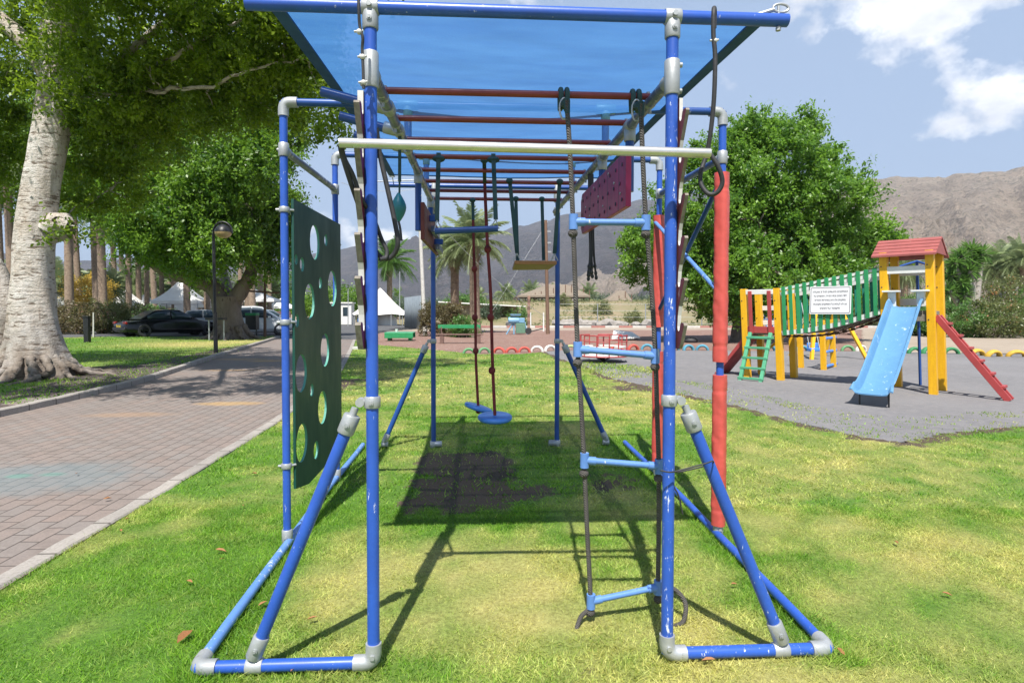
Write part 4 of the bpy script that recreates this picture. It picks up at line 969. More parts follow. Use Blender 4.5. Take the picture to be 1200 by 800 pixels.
limb(mb, [T(80, 112), T(130, 112, 12), T(190, 105, 11.8), T(240, 102, 11.5), T(300, 80, 11.2), T(360, 70, 11)], .06, .015, 10, .05)
limb(mb, [T(150, 100, 12), T(172, 84, 11.8), T(205, 66, 11.6), T(237, 47, 11.4), T(290, 20, 11)], .07, .02, 8, .02)
limb(mb, [T(60, 90), T(20, 40), T(-60, -20), T(-150, -60)], .22, .08, 10)
limb(mb, [T(70, 60), T(110, -40, 11), T(180, -150, 9.5), T(220, -260, 8.5)], .2, .06, 10)
shade = G(250, 452)+Vector((-.7, -3.9, 7.0)); shl = [(tuple(shade-B), (2.7, 1.5, .9), 75), (tuple(shade-B+Vector((2.3, 1.0, .2))), (1.4, 1.2, .8), 40), (tuple(shade-B+Vector((-2.8, -.5, .3))), (1.8, 1.4, .9), 50)]
limb(mb, [T(66, 20), (T(66, 20)+(shade-B))/2+Vector((0, 0, 1)), shade-B], .16, .05, 9, .03)
lobes = shl+[lob(*a, B) for a in [(40, -60, 12.8, (3, 3, 2.0), 90), (150, 18, 11.8, (2.0, 2.4, 1.45), 120), (280, -14, 11.2, (1.75, 2.0, 1.45), 120), (350, 35, 11.2, (.75, 1.0, .85), 46), (130, 104, 12.2, (1.15, 1.2, .85), 54), (-40, 105, 13.8, (1.6, 1.6, 1.9), 70), (-210, 0, 12, (3, 3, 2.6), 80), (190, -190, 9.5, (3.0, 2.4, 1.4), 45), (18, 200, 14.2, (.75, .7, .9), 16), (388, 128, 11, (.2, .3, .42), 7), (240, 82, 12.2, (1.7, 1.6, .7), 60), (200, 138, 13.6, (1.2, 1.2, .6), 30), (120, 215, 13.8, (.9, .8, .6), 22), (150, 165, 13.2, (1.0, .9, .7), 26), (300, 120, 12.6, (1.1, 1.0, .45), 28), (20, 60, 13, (1.3, 1.2, 1.0), 40), (-5, 150, 14, (.9, .9, .8), 26), (330, 90, 12, (.9, .9, .5), 30), (375, 85, 11.4, (.35, .5, .4), 12), (110, 170, 13.4, (.8, .8, .7), 20), (420, -90, 10.6, (1.2, 1.4, 1.1), 30), (75, 262, 12.3, (.25, .25, .3), 3)]]
_, CC = crown('crown', lobes, .1, 185, .25, 'leaf_fig', t, 11, .35)
twigs(mb, None, CC, 240, .02, 4)
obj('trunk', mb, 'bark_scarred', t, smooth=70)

# ---- second fig tree on the far lawn
B = G(272, 397); D2 = (B-CW).dot(FW)
t = thing('fig_tree', 'spreading fig tree with forked grey trunk behind the street lamp', 'tree', B); T = lambda u, v, D=D2: rel(at(u, v, D), B)
mb = MB(); trunk_mesh(mb, [(0, 0, -.1), T(269, 380), T(266, 362), T(266, 348)], [.74, .62, .6, .66], .45, .9, 36, 8, 7, .08)
limb(mb, [T(264, 354), T(248, 335), T(222, 326), T(195, 318), T(165, 300), T(140, 268), T(120, 220)], .5, .05, 12, .04)
limb(mb, [T(270, 356), T(286, 335), T(294, 315), T(288, 280), T(300, 230), T(310, 180)], .42, .04, 12, .04)
limb(mb, [T(268, 350), T(262, 320, 34), T(250, 270, 34), T(225, 210, 34)], .32, .04, 10, .04); limb(mb, [T(222, 326), T(200, 280), T(205, 220)], .24, .04, 8, .04)
for i in range(9):
    a = i*.7; d = Vector((math.cos(a), math.sin(a), 0)); limb(mb, [d*.5+Vector((0, 0, .6)), d*.85+Vector((0, 0, .2)), d*(1.4+.25*math.sin(i*3))+Vector((0, 0, -.04))], .2, .05, 8, .03, i)
LOB2 = [(140, 195, 33, (4.3, 4, 3.0), 120), (235, 165, 33, (4.3, 4, 3.2), 130), (290, 250, 32.5, (2.3, 2.6, 2.6), 90), (205, 270, 32.5, (2.7, 2.8, 2.0), 80), (120, 225, 33, (2.4, 2.4, 1.5), 60), (312, 180, 33, (1.5, 2, 2), 50), (255, 285, 30.5, (1.7, 1.2, 1.3), 60), (205, 245, 30, (2.6, 1.4, 2.2), 90), (165, 232, 30.5, (2.2, 1.4, 1.9), 70), (285, 200, 30, (2.2, 1.4, 2.2), 80), (175, 288, 32.5, (1.5, 1.5, 1.0), 42), (222, 305, 31.5, (1.2, 1.0, .7), 30), (316, 300, 33, (1.0, 1.2, 1.3), 30), (80, 175, 34, (2.4, 2.5, 2.2), 60), (190, 120, 33, (3.4, 3, 2.2), 70), (330, 140, 33, (1.4, 1.6, 1.8), 50), (100, 120, 34, (3.2, 2.6, 2.4), 70), (260, 110, 33, (3.0, 2.6, 2.2), 70), (340, 250, 33, (.7, 1, 1.6), 22), (60, 150, 34.5, (3, 3, 2.6), 60)]
lobes = [lob(a_, b_, c_-(33-D2), tuple(q*D2/33 for q in r_), n_, B) for (a_, b_, c_, r_, n_) in LOB2]
_, CC = crown('crown', lobes, .18, 150, .36, 'leaf_fig_far', t, 12, .25)
twigs(mb, None, CC, 200, .05, 6)
obj('trunk', mb, 'bark_brown', t, smooth=70)

# ---- big round tree right of the frame
B = G(871, 400); D3 = (B-CW).dot(FW)
t = thing('fig_tree', 'big round bright green tree behind the yellow play tower and its bridge', 'tree', B); T = lambda u, v, D=D3: rel(at(u, v, D), B)
mb = MB(); trunk_mesh(mb, [(0, 0, -.1), T(870, 385), T(872, 360), T(874, 335)], [.5, .44, .42, .44], .4, .8, 30, 6, 2, .08)
for i, (u, v, dd) in enumerate([(800, 290, 0), (845, 230, 1), (900, 190, 0), (960, 240, -.5), (1005, 290, .5), (890, 260, -2), (930, 300, 2)]): limb(mb, [T(873, 345), T((873+u)/2, (345+v)/2+8, D3+dd*.5), T(u, v, D3+dd)], .26, .06, 9, .04, i)
lobes = [lob(*a, B) for a in [(895, 205, D3, (2.9, 2.9, 2.4), 170), (952, 240, D3, (2.3, 2.8, 2.2), 140), (990, 295, D3, (1.8, 2.2, 1.8), 100), (825, 245, D3, (2.5, 2.7, 2.3), 140), (778, 300, D3, (1.9, 2.2, 1.9), 100), (895, 320, D3-1, (3.2, 3.0, 1.9), 160), (850, 195, D3+.5, (1.5, 1.7, 1.3), 60), (930, 160, D3, (1.1, 1.3, .9), 36), (880, 158, D3, (1.0, 1.3, .9), 34), (830, 340, D3-.5, (2.0, 2.0, 1.1), 70), (960, 335, D3-1, (2.0, 2.0, 1.3), 76), (890, 265, D3-1.5, (3.0, 1.5, 2.6), 120), (755, 275, D3, (1.0, 1.2, .8), 24), (1030, 282, D3, (.6, 1.0, .6), 16)]]
_, CC = crown('crown', lobes, .17, 160, .28, 'leaf_fig_bright', t, 13, .5)
twigs(mb, None, CC, 160, .04, 8)
obj('trunk', mb, 'bark_brown', t, smooth=70)

# ---- palms
def palm_meshes(H, r, fl, nf, seed, droop=1.0, matl='leaf_palm', skirt=.0):
    g = np.random.default_rng(seed); mb = MB(); prof = []
    k = int(H/.16)
    for i in range(k+1):
        z = H*i/k; rr = r*(1.12-.2*z/H)+.03*r*((i % 2)*2-1)+(.25*r*math.exp(-z/.5))+(.25*r*math.exp(-(H-z)/.5)); prof.append((rr, z))
    mb.lathe(prof, 12)
    for i in range(26):                                   # stubs of old fronds under the crown
        a = i*2.4; z = H-.9*(i/26)*min(1, H/4); c = Vector((math.cos(a), math.sin(a), 0)); mb.tube([c*r*.8+Vector((0, 0, z-.1)), c*(r*1.55)+Vector((0, 0, z+.22))], [.05, .02], 5)
    tr = obj('trunk', mb, 'palm_bark', None, smooth=50)
    V, tint, st = [], [], []
    for f in range(nf):
        a = f*2.399+g.uniform(-.2, .2); el = 1.42-1.7*(f/nf)+g.uniform(-.1, .1); L = fl*g.uniform(.8, 1.1)
        p = np.array([0, 0, H]); d = np.array([math.cos(a)*math.cos(el), math.sin(a)*math.cos(el), math.sin(el)]); side = np.array([-math.sin(a), math.cos(a), 0])
        nseg = 22; rp = []
        for s in range(nseg+1):
            rp.append((p.copy(), d.copy())); p = p+d*L/nseg
            d = d+np.array([0, 0, -.075*droop*(1+.6*s/nseg)*math.cos(el*.6)]); d /= np.linalg.norm(d)
        for s in range(2, nseg+1):
            q, dd = rp[s]; t_ = s/nseg; ll = fl*.26*math.sin(math.pi*(t_*.86+.1))**.7*g.uniform(.85, 1.1)
            upv = np.cross(side, dd)
            for sg in (-1, 1):
                for h in (0, .5):
                    o = q+dd*h*L/nseg; ld = side*sg*.8+dd*.75+upv*.28+g.normal(0, .1, 3); ld /= np.linalg.norm(ld); ld2 = ld+np.array([0, 0, -.35]); wv = dd*.018*fl/2.2
                    V += [o-wv, o+wv, o+ld*ll*.6+wv*.6, o+ld*ll*.6+ld2*ll*.4]; tint.append(g.uniform(0, 1)*.7+.3*(1-f/nf))
        for s in range(nseg):
            q, dd = rp[s]; q2 = rp[s+1][0]; wv = side*.028*(1-s/nseg*.7)*fl/2.2; V += [q-wv, q+wv, q2+wv*.9, q2-wv*.9]; tint.append(.9)
    cr = npmesh('crown', np.array(V), 4, matl, None, attrs={'tint': ('FACE', np.array(tint))})
    return tr, cr
def palm(proto, name, label, loc, sc=1., rz=0., group=None, tilt=(0, 0)):
    t = thing(name, label, 'palm tree', loc, rot=(tilt[0], tilt[1], rz), group=group); t.scale = (sc, sc, sc)
    for o in proto:
        c = o if o.parent is None and not o.get('used') else o.copy()
        if c is not o: COL.objects.link(c)
        o['used'] = 1; c.parent = t
        if 'used' in c and c is not o: del c['used']
    return t
pA = palm_meshes(4.3, .235, 2.1, 36, 1, .7, 'leaf_palm_grey')
b = gd(533, 40); palm(pA, 'date_palm', 'date palm with thick trunk behind the clipped brown bush, left of the pair', b, 1.2, .3, 'pair of palms behind the bushes')
b = gd(557, 38); q = palm(pA, 'date_palm', 'date palm with darker leaning trunk, right of the pair behind the bushes', b, 1.32, 2.3, 'pair of palms behind the bushes', (0, R(1.5)))
pB = palm_meshes(11.0, .235, 3.4, 40, 3, .9, 'leaf_palm_grey')
grove = [(4, 44, .95), (16, 40, 1), (82, 39, 1.02), (95, 52, 1), (115, 43, .98), (122, 41, 1.05), (136, 60, 1.05), (152, 55, 1), (164, 62, 1.05), (173, 60, .95), (183, 54, 1.0), (191, 66, 1), (205, 62, 1.05), (220, 47, 1), (243, 50, 1.05), (283, 58, 1), (291, 48, 1), (297, 46, 1.05), (306, 62, 1), (316, 70, 1), (-20, 50, 1), (50, 62, 1), (-60, 58, 1), (145, 75, 1.1), (200, 80, 1.1), (232, 76, 1.1)]
for i, (u, D, s) in enumerate(grove):
    palm(pB, 'date_palm', 'tall straight date palm of the grove behind the white tents', gd(u, D), s, i*1.7, 'date palms of the grove behind the tents', (R((i*37 % 7-3)*.4), R((i*53 % 7-3)*.4)))
pC = palm_meshes(3.2, .3, 2.6, 40, 5, 1., 'leaf_palm_grey')
for i, (u, D, s, zz) in enumerate([(592, 115, 1.1, 1.2), (622, 135, 1.3, 1.6), (648, 140, 1.2, 1.6), (560, 140, 1.2, 1.), (690, 130, 1.2, 1.4), (1163, 62, 1.15, 2.3), (1182, 66, 1.25, 2.5), (1197, 60, 1.2, 2.6), (1215, 64, 1.2, 2.6), (1058, 60, 1.0, 2.0), (1118, 75, 1.2, 2.8)]):
    b = gd(u, D); b.z += zz; palm(pC, 'date_palm', 'small greyish date palm far off below the mountain' if u < 800 else 'low grey green palm rising behind the shrubs right of the tower', b, s, i*2.1, 'small palms below the mountain' if u < 800 else 'palms behind the right shrubs')
for i, (u, D, s) in enumerate([(30, 56, 1.1), (70, 60, 1.2), (100, 66, 1.2), (128, 56, 1.0), (158, 70, 1.3), (186, 74, 1.2), (212, 68, 1.2), (236, 64, 1.0), (-15, 60, 1.3), (292, 68, 1.1), (318, 74, 1.2)]):
    palm(pC, 'date_palm', 'young low palm with arching grey green fronds among the tall trunks of the grove', gd(u, D), s, i*1.9, 'young palms in the grove')
for i, (u, D) in enumerate([(10, 92), (50, 98), (90, 95), (130, 100), (170, 96), (210, 99), (250, 95), (290, 100), (330, 97)]):
    t = thing('distant_tree', 'hazy green tree far behind the tall palm trunks of the grove', 'tree', gd(u, D), group='trees behind the palm grove')
    crown('crown', [((0, 0, 4.6), (3.4, 2.6, 3.4), 90), ((1.8, 0, 3.4), (2.2, 1.8, 2.4), 40)], .34, 40, .5, ['leaf_bluish', 'leaf_scrub', 'leaf_shrub'][i % 3], t, 400+i); mb = MB(); limb(mb, [(0, 0, -.1), (.1, 0, 1.8), (0, 0, 3.6)], .18, .08, 7); obj('trunk', mb, 'bark_brown', t)
# bright feathery palm just behind the left front post
pD = palm_meshes(3.5, .15, 1.9, 34, 9, .75, 'leaf_shrub')
b = gd(457, 76); palm(pD, 'fan_palm', 'bright green young palm behind the white bell tent and left front post', b, 2.15, .7)

# ---- shrubs
def bush(name, label, loc, r, n, leaf, matn, group=None, per=60, cat='bush', seed=1, shell=.55, sig=.14, lobes=None, ratio=.5):
    t = thing(name, label, cat, loc, group=group)
    lb = lobes or [((0, 0, r[2]*.95), r, n)]
    _, C = crown('foliage', lb, leaf, per, sig, matn, t, seed, shell, ratio)
    mb = MB(); twigs(mb, Vector((0, 0, -.03)), C, 8, .03*r[0]+.012, seed, .1); obj('stem', mb, 'bark_brown', t)
    return t
def boxed(r, n):                                          # clipped box: many small lobes filling a rounded block
    out = []
    for ix in (-.45, .45):
        for iy in (-.45, .45):
            for iz in (.45, 1.0, 1.5): out.append(((ix*r[0], iy*r[1], iz*r[2]), (r[0]*.62, r[1]*.62, r[2]*.5), n))
    return out
bush('clipped_bush', 'clipped brown leaved bush, left of the two beside the white pole', gd(507, 33), (.62, .6, .9), 10, .1, 'leaf_brown', 'pair of clipped brown bushes', 50, seed=3, lobes=boxed((.62, .6, .9), 12), sig=.12)
bush('clipped_bush', 'clipped brown leaved bush, right of the two and next to the round green bush', gd(533, 33), (.62, .6, .9), 10, .1, 'leaf_brown', 'pair of clipped brown bushes', 50, seed=4, lobes=boxed((.6, .6, .9), 12), sig=.12)
bush('round_bush', 'low round green bush behind the green backed bench', gd(545, 31.5), (.75, .7, .58), 60, .1, 'leaf_shrub', None, 70, seed=5, sig=.13)
for i, (u, D, r) in enumerate([(62, 36, (1.4, 1.1, .85)), (92, 35, (1.4, 1.1, .95)), (122, 36, (1.5, 1.2, 1.0)), (150, 37, (1.4, 1.2, .95)), (176, 40, (1.5, 1.2, .9)), (30, 37, (1.6, 1.2, .9))]):
    bush('oleander_bush', ['sparse brown green shrub behind the black bollard', 'brown twiggy shrub right of the bollard', 'yellowish shrub behind the black car boot', 'olive shrub above the rear window of the black car', 'pale green shrub behind the roof of the black car', 'dark shrub between the fig trunk and the bollard'][i], gd(u, D), r, 75, .13, ['leaf_brown', 'leaf_brown', 'leaf_oleander', 'leaf_oleander', 'leaf_shrub', 'leaf_brown'][i], 'hedge of shrubs by the parked cars', 60, seed=20+i, sig=.22)
t = thing('yellow_tree', 'small tree with golden yellow foliage among the palm trunks', 'tree', gd(107, 48)); crown('crown', [((0, 0, 3.0), (1.7, 1.5, 1.6), 90)], .17, 60, .3, 'leaf_yellow', t, 33); mb = MB(); limb(mb, [(0, 0, -.05), (.1, 0, 1.2), (0, .1, 2.6)], .12, .05); obj('trunk', mb, 'bark_brown', t)
for i, (u, D, H, W, m_) in enumerate([(408, 75, 4.6, 3.6, 'leaf_fig_far'), (380, 82, 4.2, 3.6, 'leaf_fig_far'), (432, 90, 3.8, 3.2, 'leaf_bluish'), (350, 90, 4.2, 4, 'leaf_fig_far'), (545, 78, 3.4, 2.6, 'leaf_shrub'), (572, 95, 3.2, 3, 'leaf_bluish'), (505, 100, 3.2, 3.4, 'leaf_bluish'), (470, 95, 3.4, 3.2, 'leaf_bluish'), (530, 105, 3.8, 3.4, 'leaf_shrub'), (600, 110, 3.0, 3.4, 'leaf_bluish'), (640, 125, 3.6, 4, 'leaf_bluish'), (695, 110, 4.6, 2.6, 'leaf_bluish'), (715, 115, 4.6, 2.6, 'leaf_bluish'), (745, 110, 4.6, 3, 'leaf_bluish'), (1000, 70, 3.6, 3.2, 'leaf_shrub'), (775, 105, 4.6, 3.4, 'leaf_bluish')]):
    L_i = ['dark green tree behind the guard booth', 'olive tree seen just left of the guard booth tree', 'greyish tree behind the white bell tent', 'olive tree behind the white gate pillars', 'light green tree left of the first date palm trunk', 'greyish tree between the two date palm trunks', 'greyish tree behind the leaning white pole', 'greyish tree behind the grey corrugated screen', 'light green tree behind the clipped bushes', 'greyish tree just right of the second date palm', 'grey green tree behind the utility pole', 'bluish tree right of the thatched shelter', 'bluish tree left of the small thatched hut', 'bluish tree behind the small thatched hut', 'green tree glimpsed behind the yellow tower', 'bluish tree at the left foot of the big round tree'][i]
    t = thing('distant_tree', L_i, 'tree', gd(u, D), group='trees along the foot of the mountain')
    crown('crown', [((0, 0, H*.62), (W, W*.8, H*.42), 90), ((W*.4, 0, H*.5), (W*.6, W*.5, H*.35), 40)], .32, 36, .5, m_, t, 60+i); mb = MB(); limb(mb, [(0, 0, -.1), (.1, 0, H*.3), (0, 0, H*.6)], .16, .08, 7); obj('trunk', mb, 'bark_brown', t)
t = thing('cypress', 'tiny dark cypress standing alone below the mountain', 'tree', gd(599, 150)); crown('crown', [((0, 0, 4.4), (.9, .9, 3.9), 50)], .3, 40, .3, 'leaf_fig_far', t, 91); obj('trunk', MB().tube([(0, 0, -.1), (0, 0, 2)], .15, 7), 'bark_brown', t)
t = thing('cypress', 'thin conical dark tree behind the corrugated screen', 'tree', gd(466, 120)); crown('crown', [((0, 0, 3.4), (.8, .8, 3.2), 40)], .3, 40, .3, 'leaf_fig_far', t, 92); obj('trunk', MB().tube([(0, 0, -.1), (0, 0, 2)], .15, 7), 'bark_brown', t)

# ---- bank of dry soil beyond the striped kerb
def bankz(x, y):
    t = np.clip((y-58)/24, 0, 1); t = t*t*(3-2*t); k = np.clip((x+12)/10, 0, 1)
    return .3*np.tanh(TILT/.3*y)-.05+k*(2.9*t+.7*t*(fbm(x*.25, y*.25, 71)-.4)+.25*np.clip(t*5, 0, 1)*(fbm(x*1.1, y*1.1, 72)-.5))
def bank():
    xs = np.arange(-16, 110, .9); ys = np.concatenate([np.arange(57, 84, .7), np.array([88, 95, 110, 140, 180, 260])])
    X, Y = np.meshgrid(xs, ys); Z = bankz(X, Y); m_ = len(xs); i = np.arange((len(ys)-1)*m_).reshape(-1, m_)[:, :-1].ravel()
    tag(npmesh('bank', np.stack([X.ravel(), Y.ravel(), Z.ravel()], 1), 4, 'bank_soil', F_=np.stack([i, i+1, i+1+m_, i+m_], 1), smooth=True), kind='structure')
bank()
n = 42000; x = RNG.uniform(-8, 90, n); y = RNG.uniform(58, 110, n); k = (fbm(x*.16, y*.3, 81, 4) > .46) & (np.abs(x-(y-58)*.2) < 95); x, y = x[k], y[k]
P = np.stack([x, y, bankz(x, y)+RNG.uniform(0, .28, len(x))], 1); tag(leaf_cloud('dry_grass', P, .42, 'leaf_scrub', None, .1, .28, seed=5), kind='stuff')
def bp(u, D): p = at(u, 400, D); return Vector((p.x, p.y, float(bankz(np.array([p.x]), np.array([p.y]))[0])))
for i, (u, D, s, m_) in enumerate([(608, 62, .9, 'leaf_shrub'), (845, 62, 1.3, 'leaf_shrub'), (705, 72, .8, 'leaf_scrub'), (742, 66, .6, 'leaf_scrub'), (575, 68, .9, 'leaf_bluish'), (660, 78, .8, 'leaf_scrub'), (590, 70, .7, 'leaf_scrub'), (870, 66, .9, 'leaf_shrub'), (770, 76, .9, 'leaf_scrub'), (1020, 66, 1.2, 'leaf_scrub')]):
    bush('scrub_bush', ['small bright bush on the bank behind the blue machine', 'dense green bush on the bank left of the yellow tower', 'pale scrub right of the thatched shelter', 'small scrub below the small thatched hut', 'grey scrub on the bank behind the green bush', 'pale scrub beside the utility pole', 'low scrub left of the blue machine', 'green bush behind the low yellow tower', 'pale scrub at the edge of the big round tree', 'pale scrub behind the chain bridge'][i], bp(u, D), (s*1.2, s, s), 40, .2, m_, 'scrub on the dry bank', 40, seed=110+i, sig=.25)
def rockm(seed, s):
    g = random.Random(seed); bm = bmesh.new(); bmesh.ops.create_icosphere(bm, subdivisions=2, radius=1)
    for v in bm.verts:
        k = 1+.5*(float(vn(v.co.x*1.6+seed, v.co.y*1.6+v.co.z*2.1, seed))-.5); v.co = Vector((v.co.x*s*1.25*k, v.co.y*s*k, v.co.z*s*.75*k))
    me = bpy.data.meshes.new('boulder'); bm.to_mesh(me); bm.free(); me.materials.append(M['rock']); me.shade_smooth(); me.set_sharp_from_angle(angle=R(28)); return me
rk = [rockm(i, 1) for i in range(5)]
for i in range(22):
    g = random.Random(i+40); u = [664, 672, 680, 690, 697, 703, 709, 716, 720, 726, 732, 600, 668, 677, 745, 760, 653, 685, 700, 712, 722, 780][i]; D = 59.5+g.uniform(0, 4); p = bp(u, D); s = g.uniform(.35, .8)
    o = link(bpy.data.objects.new('boulder', rk[i % 5])); o.location = p+Vector((0, 0, s*.3)); o.scale = (s, s, s); o.rotation_euler = (0, 0, i*1.1); tag(o, 'grey boulder lying at the foot of the dry bank behind the striped kerb', 'boulder', 'boulders at the foot of the bank')
# shrubs right of the tower
for i, (u, D, r, m_, z) in enumerate([(1075, 36, (1.2, 1.2, .8), 'leaf_shrub', 0), (1120, 34, (1.9, 1.5, .95), 'leaf_shrub', 0), (1165, 33, (1.8, 1.4, 1.0), 'leaf_bougain', 0), (1210, 34, (2, 1.5, 1.1), 'leaf_shrub', 0), (1155, 39, (2.4, 1.6, 1.9), 'leaf_bougain', 0), (1195, 40, (2.6, 1.6, 2.1), 'leaf_bougain', 0), (1105, 40, (2, 1.5, 1.5), 'leaf_fig_bright', 0), (1240, 38, (2.6, 2, 1.8), 'leaf_shrub', 0), (1060, 42, (1.6, 1.3, 1.3), 'leaf_shrub', 0)]):
    bush('garden_bush', ['low green bush behind the fireman pole of the tower', 'broad green bush beside the right tower post', 'reddish green bush right of the leaning red ladder', 'green bush cut by the right edge of the photo', 'tall bush with orange tints under the yucca', 'tall bush with orange tints at the right edge', 'dense green bush just under the yucca crown', 'green bush at the far right corner', 'green bush seen between the tower posts'][i], gd(u, D), r, 110, .13, m_, 'garden bushes right of the tower', 62, seed=140+i, sig=.22)
def yucca(label, loc, heads, seed):
    t = thing('yucca', label, 'yucca', loc); mb = MB(); V = []; tint = []; g = np.random.default_rng(seed)
    for (x, y, z, r) in heads:
        limb(mb, [(0, 0, 0), (x*.5, y*.5, z*.6), (x, y, z)], .2, .13, 9)
        for k in range(110):
            d = g.normal(0, 1, 3); d[2] = d[2]*.8+.15; d /= np.linalg.norm(d); s = np.cross(d, [0, 0, 1.]); s /= np.linalg.norm(s)+1e-6
            p = np.array([x, y, z]); L = r*g.uniform(.75, 1.1); V += [p+s*.045, p+d*L*.55+s*.05-np.array([0, 0, .02]), p+d*L-np.array([0, 0, .12*L]), p+d*L*.55-s*.05-np.array([0, 0, .02])]; tint.append(g.uniform(0, 1))
    npmesh('leaves', np.array(V), 4, 'leaf_shrub', t, attrs={'tint': ('FACE', np.array(tint))}); obj('trunk', mb, 'bark_pale', t); return t
yucca('tall yucca with several spiky leaf heads and pale stem right of the tower', gd(1140, 37), [(-.9, 0, 4.9, 1.0), (-.2, .1, 5.2, 1.0), (.4, 0, 5.0, .9), (-1.5, -.2, 4.4, .9), (-1.6, 0, 3.6, .9), (-1.1, -.3, 3.2, .9), (-.6, -.3, 3.9, .9), (-1.9, -.3, 2.7, .8), (-1.0, -.4, 2.4, .8), (-.3, 0, 4.5, .9)], 5)

# ---- mountains
def mountain(name, mt, prof, R0, R1, th0, th1, seed, base_u0, dv=0.):
    # prof: (column, row of skyline) pairs; terrain rises from radius R0 to the ridge at R1
    us = np.array([p[0] for p in prof], float); vv = np.array([p[1] for p in prof], float)
    na, nt = 420, 70
    cols = np.linspace(us[0], us[-1], na); sky_ = np.interp(cols, us, vv)
    T_ = np.concatenate([np.linspace(0, 1, 56), np.linspace(1.03, 1.7, nt-56)])
    V = np.zeros((nt, na, 3)); 
    for j in range(na):
        q = at(cols[j], 400, 1.0)-CW; q.z = 0; q.normalize(); e = ray(cols[j], sky_[j]); e = e.z/math.hypot(e.x, e.y)
        V[:, j, 0] = CW.x+q.x*(R0+(R1-R0)*T_); V[:, j, 1] = CW.y+q.y*(R0+(R1-R0)*T_)
        V[:, j, 2] = (R1*e)
    A = np.linspace(0, 1, na)[None, :]*(na/36.); TT = T_[:, None]
    pr = np.where(TT <= 1, TT**1.25, 1-.5*(TT-1)**1.4*1.2)
    gul = (np.abs(fbm(A*1.0+TT*1.1, TT*1.3+A*0, seed, 5)-.5)*2)
    gul2 = np.abs(fbm(A*3.1+TT*1.6, TT*3.0, seed+7, 4)-.5)*2
    env = np.clip(np.sin(np.pi*np.clip(TT, 0, 1.0))+.12, 0, 1)*np.where(TT > 1, .4, 1)
    H = V[:, :, 2]*pr+(R1-R0)*.135*env*(gul-.32)+(R1-R0)*.065*env*(gul2-.3)+(R1-R0)*.009*(fbm(A*14, TT*24, seed+3, 3)-.5)*np.clip(TT*3, 0, 1)
    V[:, :, 2] = H+CW.z*pr-2*(TT < .02)
    i = np.arange((nt-1)*na).reshape(nt-1, na)[:, :-1].ravel()
    tag(npmesh(name, V.reshape(-1, 3), 4, mt, F_=np.stack([i, i+1, i+1+na, i+na], 1), smooth=True), kind='structure')
def mount_mat(name, a, b, c, scrub, k):
    t = NT(name); p = t.pos(); m_ = t.mapping(p, (.001, .001, .001))
    col = t.mix(t.ramp(t.noise(m_, 7, 6, .6), .35, .65), a, b)
    st = t.noise(t.mapping(p, (.001, .001, .006)), 9, 5, .65)
    col = t.mix(t.ramp(st, .5, .62, 0, .6), col, c)
    vr = t.noise(m_, 70, 4, .7); col = t.mix(t.ramp(vr, .55, .66, 0, k), col, scrub)
    col = t.mix(t.ramp(t.noise(m_, 150, 2, .6), .56, .62, 0, k), col, scrub); gl_ = t.noise(t.mapping(m_, (1, 1, .35)), 26, 5, .7); col = t.mix(t.ramp(gl_, .5, .62, 0, .55), col, tuple(x*.5 for x in a))
    t.bsdf(col, .95, 0, t.bump(t.math('ADD', st, t.noise(m_, 60, 6, .75)), 1.0, 30)); M[name] = t.m
mount_mat('mountain_cloud_shaded', (.125, .105, .11), (.085, .078, .085), (.18, .15, .14), (.04, .05, .042), .75)  # cloud shadow over the left ridge is put into this darker rock colour
mount_mat('mountain_tan', (.5, .4, .31), (.4, .32, .25), (.54, .45, .36), (.16, .15, .1), .6)
mountain('mountain', 'mountain_cloud_shaded', [(-900, 335), (-500, 322), (-200, 312), (100, 303), (300, 299), (360, 296), (400, 290), (440, 284), (480, 280), (520, 277), (560, 273), (585, 270), (611, 262), (640, 257), (667, 251), (690, 246), (740, 237), (800, 228), (900, 222), (1000, 226), (1200, 240)], 700, 2700, 0, 0, 5, 0)
mountain('mountain', 'mountain_tan', [(610, 352), (640, 345), (670, 330), (690, 315), (705, 306), (725, 300), (745, 300), (765, 296), (800, 280), (850, 258), (900, 240), (960, 222), (1010, 212), (1035, 207), (1070, 206), (1100, 205), (1150, 200), (1200, 197), (1300, 192), (1500, 190), (1900, 200), (2400, 230)], 420, 1500, 0, 0, 9, 0)
# ================================================================== yellow play structure (two towers, chain bridge, slide)
O = G(1094, 461.5); Qn = G(915, 445)
va = Vector((O.x-Qn.x, O.y-Qn.y, 0)); SPAN = va.length; va.normalize(); PHI = math.atan2(va.y, va.x)
play = thing('play_tower_set', 'yellow wooden play set of two towers joined by a chain bridge, with light blue slide', 'play structure', O, PHI)
W = .70; PW = .125; LX = -SPAN
def pp(name, mb, mt, parent=play, bev=.005, sm=30): return obj(name, mb, mt, parent, smooth=sm, bevel=bev)
HT, HL = 2.50, 1.92
for x, y, h in ((0, 0, HT), (-W, 0, HT), (0, W, HT), (-W, W, HT), (LX, 0, HL), (LX-W, 0, HL), (LX, W, HL), (LX-W, W, HL)):
    p = pp('post', MB().box((x, y, h/2-.05), (PW, PW, h+.1)), 'yellow_paint')
    mb = MB()
    for z in (h-.25, h-.62, 1.3): mb.tube([(x-.03, y-PW/2, z), (x-.03, y-PW/2-.006, z)], .012, 8)
    pp('bolt', mb, 'ink', p, 0)
